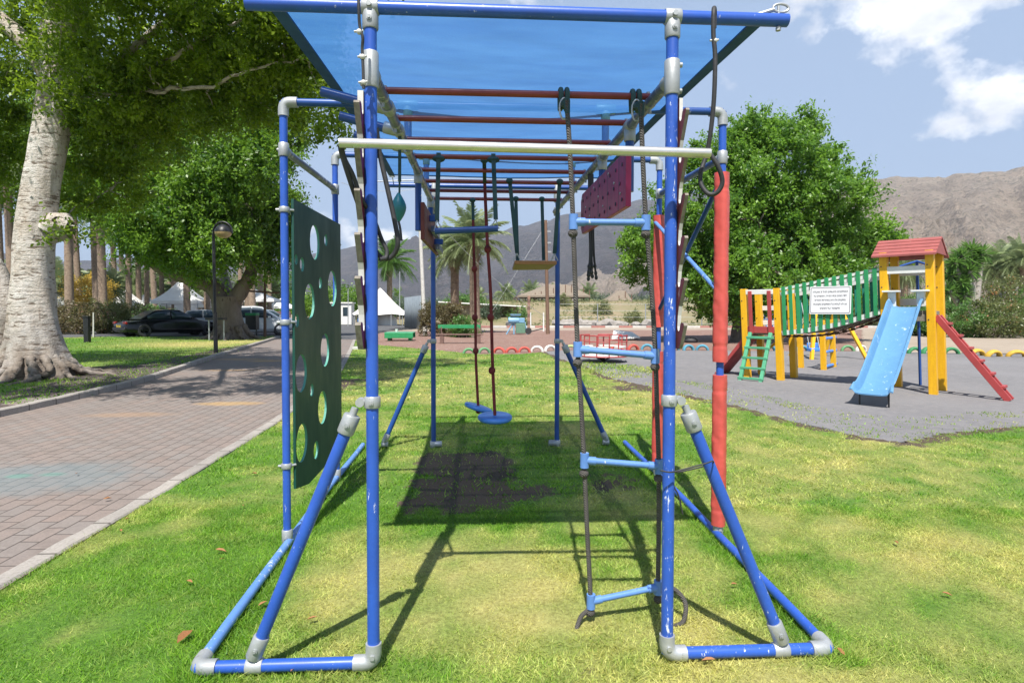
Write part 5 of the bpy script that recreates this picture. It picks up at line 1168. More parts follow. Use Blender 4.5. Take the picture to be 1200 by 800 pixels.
# tall tower: roof, floor, beams
e0, rz, ov = 2.42, 2.75, .16
for k, sgn in enumerate((-1, 1)):
    mb = MB(); yc = W/2
    for i in range(5):
        y0 = yc+sgn*(W/2+ov)*(1-i/5); y1 = yc+sgn*(W/2+ov)*(1-(i+1)/5)-sgn*.0
        z0 = e0+(rz-e0)*i/5; z1 = e0+(rz-e0)*(i+1)/5
        mb.add([(-W-.16, y0, z0+.025), (.12, y0, z0+.025), (.12, y1, z1+.008), (-W-.16, y1, z1+.008), (-W-.16, y0, z0-.008), (.12, y0, z0-.008), (.12, y1, z1-.02), (-W-.16, y1, z1-.02)], [(0, 1, 2, 3), (7, 6, 5, 4), (0, 4, 5, 1), (1, 5, 6, 2), (2, 6, 7, 3), (3, 7, 4, 0)])
    pp('roof', mb, 'roof_red', play, 0, 0)
mb = MB().prism([(-ov*.5, e0+.03), (W+ov*.5, e0+.03), (W/2, rz-.03)], lambda y, z: (.085, y, z), lambda y, z: (.105, y, z)); pp('gable', mb, 'roof_red', play, 0, 0)
mb = MB().prism([(-ov*.5, e0+.03), (W+ov*.5, e0+.03), (W/2, rz-.03)], lambda y, z: (-W-.15, y, z), lambda y, z: (-W-.13, y, z)); pp('gable', mb, 'roof_red', play, 0, 0)
pp('floor', MB().box((-W/2, W/2, 1.42), (W-.0, W-.0, .07)), 'grey_wood')
for y in (0, W): pp('floor_beam', MB().box((-W/2, y, 1.33), (W-PW, .05, .12)), 'grey_wood')
for y, z in ((-.04, 2.18), (W+.04, 2.18), (W+.04, 1.62)): pp('rail_board', MB().beam((-W-.04, y, z), (.0, y, z), .035, .13), 'white_paint')
for x in (-W+.13, -.13):
    pp('guard', MB().box((x, -.08, 1.66), (.12, .04, .26)), 'white_paint'); pp('guard_cap', MB().box((x, -.11, 1.8), (.26, .16, .03)), 'white_paint')
# slide: a trough with rolled lips
sx = -W/2; path_ = curve([(sx, .05, 1.52), (sx, -.18, 1.5), (sx, -.42, 1.32), (sx, -1.1, .82), (sx, -1.75, .36), (sx, -2.05, .2), (sx, -2.28, .17)], 6)
prof = [(-.27, .13), (-.255, .155), (-.235, .15), (-.22, .1), (-.2, .03), (-.14, .004), (0, 0), (.14, .004), (.2, .03), (.22, .1), (.235, .15), (.255, .155), (.27, .13)]
def loft(mb, P, prof, th):
    n = len(prof); vs = []; k = len(P)
    for i, p in enumerate(P):
        t = (P[min(i+1, k-1)]-P[max(i-1, 0)]).normalized(); up = Vector((1, 0, 0)).cross(t)*-1
        if up.z < 0: up = -up
        f = 1+.12*max(0, (i/(k-1)-.85)/.15)
        low = 1-.55*max(0, (i/(k-1)-.92)/.08)
        for a, b in prof: vs.append(p+Vector((a*f, 0, 0))+up*(b*low))
    for i, p in enumerate(P):
        t = (P[min(i+1, k-1)]-P[max(i-1, 0)]).normalized(); up = Vector((1, 0, 0)).cross(t)*-1
        if up.z < 0: up = -up
        f = 1+.12*max(0, (i/(k-1)-.85)/.15); low = 1-.55*max(0, (i/(k-1)-.92)/.08)
        for a, b in prof: vs.append(p+Vector((a*f*.96, 0, 0))+up*(b*low-th))
    o = k*n; fs = []
    for i in range(k-1):
        for j in range(n-1): fs += [(i*n+j, i*n+j+1, (i+1)*n+j+1, (i+1)*n+j), (o+i*n+j, o+(i+1)*n+j, o+(i+1)*n+j+1, o+i*n+j+1)]
        for j in (0, n-1): fs.append((i*n+j, (i+1)*n+j, o+(i+1)*n+j, o+i*n+j))
    for i in (0, k-1):
        for j in range(n-1): fs.append((i*n+j, o+i*n+j, o+i*n+j+1, i*n+j+1))
    mb.add(vs, fs)
mb = MB(); loft(mb, path_, prof, .02); sl = pp('slide', mb, 'slide_blue', play, 0, 50)
for x in (sx-.2, sx+.2): pp('slide_leg', MB().tube([(x, -2.12, .2), (x, -2.14, -.03)], .014, 8), 'black_metal', sl, 0)
# fireman pole behind
def pcol(x, y, z): q = O+Matrix.Rotation(PHI, 3, 'Z')@Vector((x, y, z))-CW; return 600+F*q.dot(RG)/q.dot(FW)
fx = min(np.linspace(-1.2, .4, 200), key=lambda x: abs(pcol(x, W+.6, .1)-1079)); fy = W+.6
pp('fireman_pole', MB().tube([(fx, fy, -.05), (fx, fy, 1.2), (fx, fy, 2.42)], .026, 12).tube(curve([(fx-.3, W+.0, 2.18), (fx-.25, W+.3, 2.3), (fx, fy, 2.42)], 6), .02, 10).tube(curve([(fx+.3, W+.0, 2.18), (fx+.25, W+.3, 2.3), (fx, fy, 2.42)], 6), .02, 10), 'blue_dark', play, 0, 50)
# red leaning ladder on the right
la, lb_ = (.06, .0, 1.36), (1.02, .0, -.02)
ld = thing('x', None, None) if False else None
for y in (.03, .26): pp('ladder_rail', MB().beam(Vector((la[0], y, la[2])), Vector((lb_[0], y, lb_[2])), .1, .06, (0, 1, 0)), 'red_paint')
for i in range(6):
    t_ = .12+.15*i; x = la[0]+(lb_[0]-la[0])*t_; z = la[2]+(lb_[2]-la[2])*t_; pp('ladder_step', MB().beam((x+.05, .02, z+.04), (x+.05, .3, z+.04), .06, .045), 'red_paint')
# low tower
pp('floor', MB().box((LX-W/2, W/2, .98), (W, W, .06)), 'grey_wood')
pp('front_board', MB().box((LX-W/2, -.05, 1.06), (W-PW-.02, .035, .14)), 'red_paint')
pp('top_board', MB().box((LX-W/2, -.045, HL-.07), (W-PW, .04, .1)), 'white_paint'); pp('top_board', MB().box((LX-W/2, W+.04, HL-.4), (W-PW, .04, .1)), 'white_paint'); pp('top_board', MB().box((LX-W/2, W+.04, HL-.72), (W-PW, .04, .1)), 'white_paint')
for x in (LX-W+.16, LX-.14): pp('slat', MB().box((x, -.085, 1.42), (.075, .03, .9)), 'red_paint')
for x in (LX-W+.2, LX-.22): pp('slat', MB().box((x, W+.08, 1.44), (.075, .03, .55)), 'red_paint')
A0, B0 = (0, -.11, 1.0), (0, -.62, -.03)
for x in (LX-W+.15, LX-.12): pp('ladder_rail', MB().beam((x, A0[1], A0[2]), (x-.04, B0[1], B0[2]), .055, .07, (1, 0, 0)), 'mint_paint')
for i in range(5):
    t_ = .1+.2*i; pp('ladder_step', MB().beam((LX-W+.1-.04*t_, A0[1]+(B0[1]-A0[1])*t_-.02, A0[2]+(B0[2]-A0[2])*t_), (LX-.07-.04*t_, A0[1]+(B0[1]-A0[1])*t_-.02, A0[2]+(B0[2]-A0[2])*t_), .06, .045), 'mint_paint')
pp('ladder_step', MB().beam((LX-W+.1, -.1, .9), (LX-.07, -.1, .9), .05, .05), 'mint_paint')
pp('ramp', MB().prism([(LX-W-.02, .98), (LX-W-.02, .86), (LX-W-.78, -.02), (LX-W-.86, -.02)], lambda x, z: (x, .06, z), lambda x, z: (x, W-.06, z)), 'red_paint')
pp('brace_board', MB().beam((LX-W+.1, W-.05, .55), (LX-.1, W-.05, .95), .04, .09, (0, 1, 0)), 'yellow_paint')
# chain bridge
for y, mt in ((-.03, 'green_paint'), (W+.03, 'green_paint_shaded')):
    xa, xb = LX+.08, -W-.07
    def zl(t, a, b, s): return a+(b-a)*t-s*math.sin(math.pi*t)
    n = 13
    for nm, a, b, s, hgt in (('bridge_rail', 1.80, 2.12, .0, .07), ('bridge_rail', 1.89, 2.21, .0, .05), ('bridge_kerb', 1.0, 1.44, .065, .09)):
        mb = MB(); K = 14
        for i in range(K):
            t0_, t1_ = i/K, (i+1)/K; mb.beam((xa+(xb-xa)*t0_, y, zl(t0_, a, b, s)), (xa+(xb-xa)*t1_, y, zl(t1_, a, b, s)), .035, hgt)
        pp(nm, mb, 'white_paint', play, 0, 0)
    for i in range(n):
        t_ = (i+.5)/n; x = xa+(xb-xa)*t_; zb_, zt_ = zl(t_, 1.0, 1.44, .065)-.05, zl(t_, 1.89, 2.21, .0)+.04
        pp('slat', MB().box((x, y-.035 if y < 0 else y+.035, (zb_+zt_)/2), (.07, .025, zt_-zb_)), mt)
    mb = MB()
    pts = [(xa+(xb-xa)*i/24, y*.7+.02, zl(i/24, .94, 1.37, .14)) for i in range(25)]
    for i in range(24): mb.tube([Vector(pts[i]), Vector(pts[i+1])], .022 if i % 2 else .012, 8)
    pp('chain', mb, 'rusty_chain', play, 0)
for i in range(16):
    t_ = (i+.5)/16; x = LX+.08+(SPAN-W-.15)*t_; pp('plank', MB().box((x, W/2, 1.0+.44*t_-.12*math.sin(math.pi*t_)), (.12, W-.06, .035)), 'grey_wood')
# yellow posts with blue rungs further back
for k, (u, v, h) in enumerate([(965.5, 433, 1.25), (977, 429.5, 1.25), (939, 430.5, 1.1)]):
    q = G(u, v); l = Matrix.Rotation(-PHI, 3, 'Z')@(q-O); pp('post', MB().box((l.x, l.y, h/2-.05), (.11, .11, h+.1)), 'yellow_paint')
qa, qb = [Matrix.Rotation(-PHI, 3, 'Z')@(G(u, v)-O) for u, v in ((967, 433), (977, 429.5))]
for z in (.12, .47, .8, 1.1): pp('rung', MB().tube([(qa.x-.02, qa.y, z), (qb.x+.35*(qb.x-qa.x), qb.y+.35*(qb.y-qa.y), z)], .035, 10), 'disc_blue', play, 0)
# the whole play set leans a little to the viewer's left
ls = Matrix.Rotation(-PHI, 3, 'Z')@Vector((-.065, 0, 0))
for o in [q for q in play.children_recursive if q.type == 'MESH']:
    for v in o.data.vertices: v.co.x += ls.x*v.co.z; v.co.y += ls.y*v.co.z
# notice sign on the bridge
tl = (948.5, 334.5); sD = 10.6
t_s = .40; sgw, sgh = .72, .49
q = at(972.5, 350, 10.75); l = Matrix.Rotation(-PHI, 3, 'Z')@(q-O); l.y = -.105
sc_ = O+Matrix.Rotation(PHI, 3, 'Z')@l
# slide the centre along the bridge until it stands under the right image column
SGY = -.182
best = min((abs(600+F*((O+Matrix.Rotation(PHI, 3, 'Z')@Vector((x, SGY, 1.55))-CW).dot(RG))/((O+Matrix.Rotation(PHI, 3, 'Z')@Vector((x, SGY, 1.55))-CW).dot(FW))-972.5), x) for x in np.linspace(LX, 0, 400))[1]
P_ = O+Matrix.Rotation(PHI, 3, 'Z')@Vector((best, SGY, 1.5)); Dd = (P_-CW).dot(FW); zc = CW.z+(367-350.5)/F*Dd
sign = thing('notice_sign', 'white metal notice with five lines of black lettering fixed to the green bridge slats', 'sign', (P_.x, P_.y, zc), PHI)
sw = 48.5/F*Dd/(va.dot(RG)-va.dot(FW)*(972.5-600)/F); sh = 32.5/F*Dd
def rrect(w_, h_, r_, k=5):
    out = []
    for cx_, cy_, a0 in ((w_/2-r_, h_/2-r_, 0), (-w_/2+r_, h_/2-r_, 90), (-w_/2+r_, -h_/2+r_, 180), (w_/2-r_, -h_/2+r_, 270)):
        for i in range(k+1): a = R(a0+90*i/k); out.append((cx_+r_*math.cos(a), cy_+r_*math.sin(a)))
    return out
tiltz = math.radians(1.5)
obj('panel', MB().prism(rrect(sw, sh, .02), lambda a, z: (a, 0, z), lambda a, z: (a, .012, z)), 'sign_white', sign, smooth=0)
mb = MB(); o_, i_ = rrect(sw*.95, sh*.92, .015), rrect(sw*.95-.016, sh*.92-.016, .01); n = len(o_)
mb.add([(a, -.002, z) for a, z in o_]+[(a, -.002, z) for a, z in i_], [(i, (i+1) % n, n+(i+1) % n, n+i) for i in range(n)]); obj('border', mb, 'ink', sign, smooth=0)
lines = ['המתקנים מיועדים לגיל 3 ומעלה', 'ילדי הגנים ובתי הספר, המשחק על', 'מתקנים אלו הינו באחריות ההורים', 'נא לא לעלות על המתקנים בקבוצות', 'ולשמור על הנקיון']
def text_part(s, w_, h_, z, par, mt='ink', name='lettering', depth=-.003):
    cu = bpy.data.curves.new('tmp', 'FONT'); cu.body = s; cu.align_x = 'CENTER'; cu.align_y = 'CENTER'; cu.size = 1; cu.offset = .012
    ob = bpy.data.objects.new('tmp', cu); COL.objects.link(ob); bpy.context.view_layer.update()
    me = bpy.data.meshes.new_from_object(ob.evaluated_get(bpy.context.evaluated_depsgraph_get())); bpy.data.objects.remove(ob); me.materials.clear(); me.materials.append(M[mt])
    co_ = np.zeros(len(me.vertices)*3, np.float32); me.vertices.foreach_get('co', co_); co_ = co_.reshape(-1, 3)
    if not len(co_): return None
    mn, mx = co_.min(0), co_.max(0); k = min(w_/(mx[0]-mn[0]), 9); kz = h_/(mx[1]-mn[1])
    for v, c in zip(me.vertices, co_): v.co = ((c[0]-(mn[0]+mx[0])/2)*k, depth, z+(c[1]-(mn[1]+mx[1])/2)*kz)
    o = link(bpy.data.objects.new(name, me), par); return o
for i, (s, f) in enumerate(zip(lines, (.84, .79, .74, .8, .48))): text_part(s[::-1], sw*f, sh*.085, sh*(.30-.148*i), sign)

# ================================================================== other playground things
# merry-go-round
c = G(707, 423.5); t = thing('merry_go_round', 'small red and white merry-go-round with tube rails behind the rope ladder', 'merry-go-round', c)
pm = ppm(c); rr_ = 27.5/pm
obj('pivot', MB().lathe([(.05, 0), (.06, .03), (.05, .12), (.03, .16)], 14), 'black_metal', t)
mb = MB()
for i in range(6):
    a = i*math.pi/3; mb.tube([(.05*math.cos(a), .05*math.sin(a), .05), (.5*rr_*math.cos(a), .5*rr_*math.sin(a), .16)], .014, 8)
obj('strut', mb, 'black_metal', t)
for z, mt in ((.16, 'red_paint'),): obj('base_ring', MB().tube([(rr_*math.cos(a), rr_*math.sin(a), z) for a in np.linspace(0, 2*math.pi, 37)], .018, 8, False), mt, t)
obj('deck', MB().lathe([(.0005, .165), (rr_*.97, .165), (rr_*.97, .185), (.0005, .185)], 36), 'white_paint', t, smooth=30)
for k in range(4):
    a0 = k*math.pi/2+.3; sa = np.linspace(a0+.15, a0+1.3, 10); mb = MB()
    n = len(sa); vs = [(r*rr_*math.cos(a), r*rr_*math.sin(a), z) for r, z in ((.72, .40), (.98, .40), (.98, .43), (.72, .43)) for a in sa]
    mb.add(vs, [(q*n+i, q*n+i+1, ((q+1) % 4)*n+i+1, ((q+1) % 4)*n+i) for q in range(4) for i in range(n-1)]+[(0, n, 2*n, 3*n), (3*n+n-1, 2*n+n-1, n+n-1, n-1)]); obj('seat', mb, 'white_paint', t, smooth=30)
    mb = MB(); pts = [(rr_*math.cos(a), rr_*math.sin(a), .72) for a in sa]; mb.tube(pts, .017, 8)
    for i in (0, 5, 9): mb.tube([(rr_*math.cos(sa[i]), rr_*math.sin(sa[i]), .16), pts[i]], .016, 8)
    mb.tube([(rr_*math.cos(a), rr_*math.sin(a), .56) for a in sa], .013, 8); obj('rail', mb, 'red_paint', t)
obj('hub', MB().lathe([(.02, .18), (.02, .72), (.14, .72), (.14, .74), (.0005, .74)], 16), 'red_paint', t)
# half-buried tyres
def tyre_mesh(nm, mt, Rr, r, ang):
    mb = MB(); n = 26; prof = []
    for j in range(12):
        a = 2*math.pi*j/12; prof.append((math.cos(a)*r*.85*(1 if abs(math.cos(a)) < .95 else .92), math.sin(a)*r*1.15))
    P = []; vs = []
    for i in range(n+1):
        th = math.pi*(-.08+1.16*i/n)
        for a, b in prof: vs.append(((Rr-r+a)*math.cos(th), b, (Rr-r+a)*math.sin(th)))
    k = 12; fs = [(i*k+j, i*k+(j+1) % k, (i+1)*k+(j+1) % k, (i+1)*k+j) for i in range(n) for j in range(k)]+[tuple(range(k)), tuple(n*k+j for j in range(k-1, -1, -1))]
    return mb.add(vs, fs)
tyres = [(549.5, 414.0, 'green', 'pale green half buried tyre at the left end of the tyre row'), (567.5, 413.3, 'green', 'pale green half buried tyre next to the first red tyre'), (585, 413, 'red', 'red half buried tyre touching the pale green pair'), (599.5, 412.8, 'red', 'middle one of the three red half buried tyres'), (614.5, 412.4, 'red', 'red half buried tyre touching the white pair'), (629.5, 411.6, 'white', 'white half buried tyre next to the three red ones'), (645, 410.8, 'white', 'white half buried tyre next to the right rear post'), (669, 410.4, 'lime', 'lime green half buried tyre left of the merry-go-round'), (723, 409.8, 'red', 'red half buried tyre behind the rails of the merry-go-round'), (742, 409.6, 'red', 'red half buried tyre just right of the merry-go-round'), (758.5, 409.4, 'blue', 'blue half buried tyre left of the right front post'), (789, 409.8, 'blue', 'blue half buried tyre mostly behind the toothed board'), (807, 410, 'blue', 'blue half buried tyre just right of the toothed board'), (823, 410, 'blue', 'blue half buried tyre beside the padded right post'), (903, 411, 'blue', 'blue half buried tyre seen under the low tower floor'), (940, 411, 'blue', 'blue half buried tyre seen under the chain bridge'), (993.5, 410.8, 'green', 'pale green half buried tyre behind the yellow swing frame'), (1009, 410.8, 'white', 'white half buried tyre beside the swing frame leg'), (1058, 413, 'white', 'white half buried tyre peeping out behind the slide'), (1072, 414, 'deep_green', 'dark green half buried tyre behind the fireman pole'), (1087, 414, 'deep_green', 'dark green half buried tyre beside the right tower post'), (1115, 414.4, 'deep_green', 'dark green half buried tyre behind the red ladder'), (1144, 416.3, 'yellow', 'yellow half buried tyre next to the dark green ones'), (1164, 417.4, 'yellow', 'yellow half buried tyre leaning in the middle of the yellow three'), (1191, 417.6, 'yellow', 'yellow half buried tyre at the right edge of the photo')]
base_t = {}
for i, (u, v, c_, lbl) in enumerate(tyres):
    p = G(u, v); w_ = {'yellow': 23, 'deep_green': 19, 'white': 17}.get(c_, 16.5)/ppm(p)/2
    if c_ not in base_t: o = obj('tyre', tyre_mesh('tyre', c_, .42, .105, 0), 'tyre_'+c_, None, smooth=50); base_t[c_] = o
    else: o = base_t[c_].copy(); COL.objects.link(o)
    s = w_/.42; o.location = p+Vector((0, 0, -.02)); o.scale = (s, s, s*(.95 if c_ != 'yellow' else .8)); o.rotation_euler = ((.25 if c_ == 'yellow' else 0)+.1*math.sin(i*3), 0, .3*math.sin(i*2.3)); tag(o, lbl, 'tyre', 'half buried tyres edging the playground')
# swing set behind the bridge
p0, p1 = G(951, 421), G(1017, 421); t = thing('swing_set', 'yellow swing frame with blue seat on chains behind the chain bridge', 'swing set', (p0+p1)/2); Lc = lambda p: Vector(p)-t.location
apL, apR = Vector((p0.x+.5, p0.y+.7, p0.z+1.65)), Vector((p1.x-.55, p1.y+.7, p1.z+1.65))
for a, b in ((p0, apL), (p1, apR), (p0+Vector((.15, 1.5, 0)), apL), (p1+Vector((-.6, 1.2, 0)), apR)): pp('leg', MB().beam(Lc(a)-Vector((0, 0, .05)), Lc(b), .09, .09, (0, 1, 0)), 'yellow_paint', t)
pp('top_beam', MB().beam(Lc(apL)-Vector((.2, 0, 0)), Lc(apR)+Vector((.2, 0, 0)), .09, .09), 'yellow_paint', t)
s0 = Lc(at(954.5, 409.5, (p0-CW).dot(FW)+.2)); pp('seat', MB().box(s0, (.36, .22, .1)).box(s0+Vector((0, .09, .1)), (.36, .04, .2)), 'disc_blue', t, .02)
for dx in (-.15, .15): pp('chain', MB().tube([s0+Vector((dx, 0, .03)), (s0.x+dx, Lc(apL).y, Lc(apL).z)], .012, 6), 'galvanized', t, 0)
pp('crossbar', MB().beam(Lc(at(984, 391, 17.8)), Lc(at(1004, 392, 17.8)), .06, .06), 'stone_brown', t)
# blue lattice climbing dome behind the low tower
c = G(909, 388); t = thing('climbing_dome', 'blue lattice climbing dome behind the low yellow tower', 'climbing dome', c); rr_ = 17/ppm(c)
for k in range(7):
    a = k*math.pi/7; obj('rib', MB().tube([(rr_*math.cos(q)*math.cos(a), rr_*math.cos(q)*math.sin(a), rr_*1.5*math.sin(q)) for q in np.linspace(0, math.pi, 17)], .035, 8), 'light_blue_paint' if k % 2 else 'blue_dark', t)
for k in range(4):
    z = (k+.5)/4.5; r = rr_*math.sqrt(1-z*z*.9); obj('hoop', MB().tube([(r*math.cos(q), r*math.sin(q), rr_*1.5*z) for q in np.linspace(0, 2*math.pi, 25)], .03, 8, False), 'light_blue_paint', t)
# bench, green box table, white board, dark tyre
c = G(538, 402); t = thing('park_bench', 'park bench with green back plank and brown seat on the red mulch', 'bench', c); k = 1/ppm(c)
pp('back_plank', MB().box((0, .25, .70), (50*k, .04, .15)), 'green_paint', t); pp('seat', MB().box((.05, .0, .37), (54*k, .34, .05)), 'stone_brown', t)
for x in (-20*k, 23*k): pp('leg', MB().box((x, 0, .17), (.16, .3, .36)), 'stone_brown', t)
for x in (-21*k, 22*k): pp('bracket', MB().box((x, .22, .52), (.04, .04, .36)), 'stone_brown', t)
c = G(468, 399); t = thing('box_table', 'low green box table with pale green top on the red mulch', 'table', c); k = 1/ppm(c)
pp('top', MB().box((0, .3, .36), (33*k, 1.0, .04)), 'mint_paint', t); pp('apron', MB().box((0, -.2, .24), (33*k, .04, .24)), 'green_paint', t); pp('apron', MB().box((0, .8, .24), (33*k, .04, .24)), 'green_paint', t)
for x in (-12*k, 12*k): pp('leg', MB().box((x, .3, .1), (.12, .7, .24)), 'green_paint', t)
c2 = tag(pp('paper_cup', MB().lathe([(.05, 0), (.07, .14), (.065, .14), (.045, .01)], 12), 'white_paint', None, 0), 'small white cup left standing on the green box table', 'cup'); c2.location = c+Vector((-.15, .2, .385))
c = G(728, 398); k = 1/ppm(c); t = thing('white_board', 'flat white board lying tilted on the mulch behind the merry-go-round', 'board', c+Vector((0, 0, .08)))
pp('sheet', MB().add([(-14*k, -.5, .02), (20*k, -.35, .06), (22*k, 1.5, .26), (0*k, 1.6, .36), (-14*k, -.5, -.04), (20*k, -.35, .0), (22*k, 1.5, .2), (0*k, 1.6, .3)], [(0, 1, 2, 3), (7, 6, 5, 4), (0, 4, 5, 1), (1, 5, 6, 2), (2, 6, 7, 3), (3, 7, 4, 0)]), 'canvas_white', t, 0, 0)
for x in (-.1, .5): pp('batten', MB().box((x, -.1, -.03), (.5, .3, .05)), 'stone_brown', t)
c = G(809, 401); o = obj('old_tyre', MB().lathe([(.2, .02), (.3, 0), (.36, .05), (.38, .12), (.36, .19), (.3, .24), (.2, .22), (.18, .12)], 28, close=True), 'rubber', None, smooth=50); o.location = c; o.rotation_euler = (.12, 0, 0); s = 8.5/ppm(c)/.38; o.scale = (s, s, s); tag(o, 'old black tyre lying flat in the shade right of the toothed board', 'tyre')
# little blue workshop machine by the road
c = G(607, 391.5); k = 1/ppm(c); t = thing('mixing_machine', 'small pale blue and green machine on legs by the striped kerb', 'machine', c)
pp('tank', MB().box((.15, 0, .36), (11*k, .5, .6)), 'machine_green', t, .02); pp('motor', MB().lathe([(.05, -.35), (.2, -.33), (.22, 0), (.2, .3), (.08, .34)], 16, (-.25, 0, .82), Matrix.Rotation(math.pi/2, 3, 'Y')), 'machine_blue', t, 0, 40)
pp('gearbox', MB().box((.15, .05, .83), (.5, .35, .3)), 'machine_blue', t, .03); pp('hopper', MB().box((-.15, 0, 1.15), (.55, .35, .12), None, 1.25), 'machine_blue', t, .02)
for x, z in ((-.7, 0), (-.25, 0), (.55, 0)): pp('leg', MB().tube([(x, -.1, z), (-.25 if x < 0 else .4, 0, .75)], .045, 8), 'machine_blue', t, 0)
pp('wheel', MB().lathe([(.04, -.04), (.2, -.04), (.2, .04), (.04, .04)], 20, (.62, -.1, .2), Matrix.Rotation(math.pi/2, 3, 'X')), 'rubber', t, 0, 40); pp('tow_bar', MB().tube([(.6, 0, .12), (1.5, -.2, .35)], .03, 8), 'black_metal', t, 0)
# poles
def pole(name, label, u, vb, vt, wpx, mt, cat='pole', ub=None, seg=6, extra=None, D=None):
    c = G(u, vb) if D is None else gd(u, D); D_ = (c-CW).dot(FW); tp = at(ub if ub else u, vt, D_); t = thing(name, label, cat, c)
    h = tp-c; w_ = wpx/F*D_/2; obj('shaft', MB().tube([h*(i/seg)+Vector((0, 0, -.05 if i == 0 else 0)) for i in range(seg+1)], [w_*(1-.25*i/seg) for i in range(seg+1)], 12), mt, t)
    return t, h, w_
t, h, w_ = pole('utility_pole', 'weathered wooden utility pole with metal brackets in front of the thatched shelter', 642, 391, 258, 4.6, 'pole_wood', ub=639.5)
for z in (.72, .8, .9): pp('bracket', MB().box(h*z+Vector((.14, 0, 0)), (.32, .1, .09)), 'galvanized', t)
pp('crate_bolt', MB().tube([h*.985-Vector((.1, 0, 0)), h*.985+Vector((.12, 0, 0))], .03, 8), 'galvanized', t, 0)
t, h, w_ = pole('mast', 'tall white leaning mast rising behind the clipped brown bush', 498, 374, 258, 5.2, 'white_worn', ub=492, D=34.5)
obj('aerial', MB().tube([h*.95, h*1.02+Vector((-.05, 0, 1.1)), h+Vector((-.12, 0, 2.5))], .045, 8), 'white_worn', t)
for z in (.4, .9, 1.4, 1.9): obj('insulator', MB().tube([h+Vector((-.15, 0, z)), h+Vector((.12, 0, z))], .035, 6), 'galvanized', t)
obj('crossarm', MB().tube([h+Vector((-2.6, .2, 2.2)), h+Vector((-.1, 0, 2.3))], .03, 6), 'galvanized', t)
t, h, w_ = pole('stub_post', 'short white post just left of the utility pole', 637, 388, 366, 2.0, 'white_paint', 'post'); pole('stub_post', 'short white post beside the banded brick pillar', 621.8, 381.6, 366, 1.7, 'white_paint', 'post')
c = gd(619.5, 50); t = thing('brick_pillar', 'thin banded brick pillar behind the blue machine', 'pillar', c)
for i in range(9): pp('course', MB().box((0, 0, .17+.3*i), (.22, .22, .29)), 'stone_brown' if i % 2 else 'brick_pile', t)
pole('flagpole', 'thin pale pole behind the guard booth', 408, 384, 338, 1.1, 'galvanized', D=58); pole('flagpole', 'thin pale pole between the bell tent and the leaning mast', 468.5, 384, 318, 1.3, 'galvanized', D=66)
# overhead cables
def cable(label, a, b, sag, r=.012):
    P = [a+(b-a)*(i/14)-Vector((0, 0, sag*4*(i/14)*(1-i/14))) for i in range(15)]; o = obj('cable', MB().tube([p-a for p in P], r, 5), 'galvanized'); o.location = a; tag(o, label, 'cable')
mt_ = at(490, 233, 34.5); cable('thin overhead cable running from the mast to the right', mt_, at(641, 372, 38), .6); cable('thin stay cable slanting up past the plank swing', at(571, 374, 36), at(640.5, 262, 37.5), .0, .006)
cable('thin overhead cable left of the mast', at(400, 214, 33), at(489, 221, 34.5), .3)
# thatched shelters
def shelter(label, u0, u1, ua, va, ve, D, z0, dep):
    c = gd((u0+u1)/2, D); c.z += z0; t = thing('thatched_shelter', label, 'shelter', c); L = lambda u, v, d=0: at(u, v, D+d)-c
    e0_, e1_, ap = L(u0, ve), L(u1, ve), L(ua, va); dy = Vector((0, dep, 0)); th = Vector((0, 0, .22))
    a0 = Vector((e0_.x*.35+ap.x*.65, dep*.5, ap.z)); a1 = Vector((ap.x, dep*.35, ap.z*.98+e1_.z*.02)); q = [e0_, e1_, e1_+dy, e0_+dy, a0, a1]
    mb = MB().add(q+[p-th for p in q], [(0, 1, 5, 4), (1, 2, 5), (2, 3, 4, 5), (3, 0, 4), (6, 10, 11, 7), (7, 11, 8), (8, 11, 10, 9), (9, 10, 6), (0, 6, 7, 1), (1, 7, 8, 2), (2, 8, 9, 3), (3, 9, 6, 0)]); pp('roof', mb, 'thatch', t, 0, 0)
    n = max(3, int((u1-u0)/7))
    for i in range(n+1):
        a = i/n; x = e0_.x+(e1_.x-e0_.x)*a
        for y in (.2, dep-.2): obj('post', MB().tube([(x, e0_.y+y, -1.2), (x, e0_.y+y, e0_.z-.05+(ap.z-e0_.z)*max(0, 1-abs(a-(ap.x-e0_.x)/(e1_.x-e0_.x))*1.6))], .07, 6), 'pole_wood', t)
    return t
shelter('large open shelter with a sloping thatched roof below the mountain', 606, 692, 667, 332, 346.5, 84, 2.4, 7)
shelter('small dark thatched hut half hidden by the rope ladder', 711, 741, 735, 340, 352, 84, 2.4, 4)
c = gd(585, 70); t = thing('roof_shed', 'long low shed roof seen between the two date palm trunks', 'shed', c); pp('roof', MB().box((0, 0, 2.3), (10, 3, .12), Matrix.Rotation(.05, 3, 'Y')), 'canvas_white', t, 0); pp('wall', MB().box((0, .6, 1.1), (8.5, 1.6, 2.2)), 'sand_pale', t, 0)
t.location.x += -2
# chain-link fence on the bank
fp = [bp(u, 60.5) for u in (655, 700, 756, 822, 850, 905, 960)]; f0 = thing('chain_link_fence', 'thin grey wire fence on posts along the dry bank', 'fence', fp[0])
for p in fp: obj('post', MB().tube([p-fp[0]-Vector((0, 0, .2)), p-fp[0]+Vector((0, 0, 2.3))], .05, 7), 'galvanized', f0)
for z in (.3, .95, 1.6, 2.25): obj('wire', MB().tube([p-fp[0]+Vector((0, 0, z)), ] if False else [q-fp[0]+Vector((0, 0, z)) for q in fp], .012, 5), 'galvanized', f0)
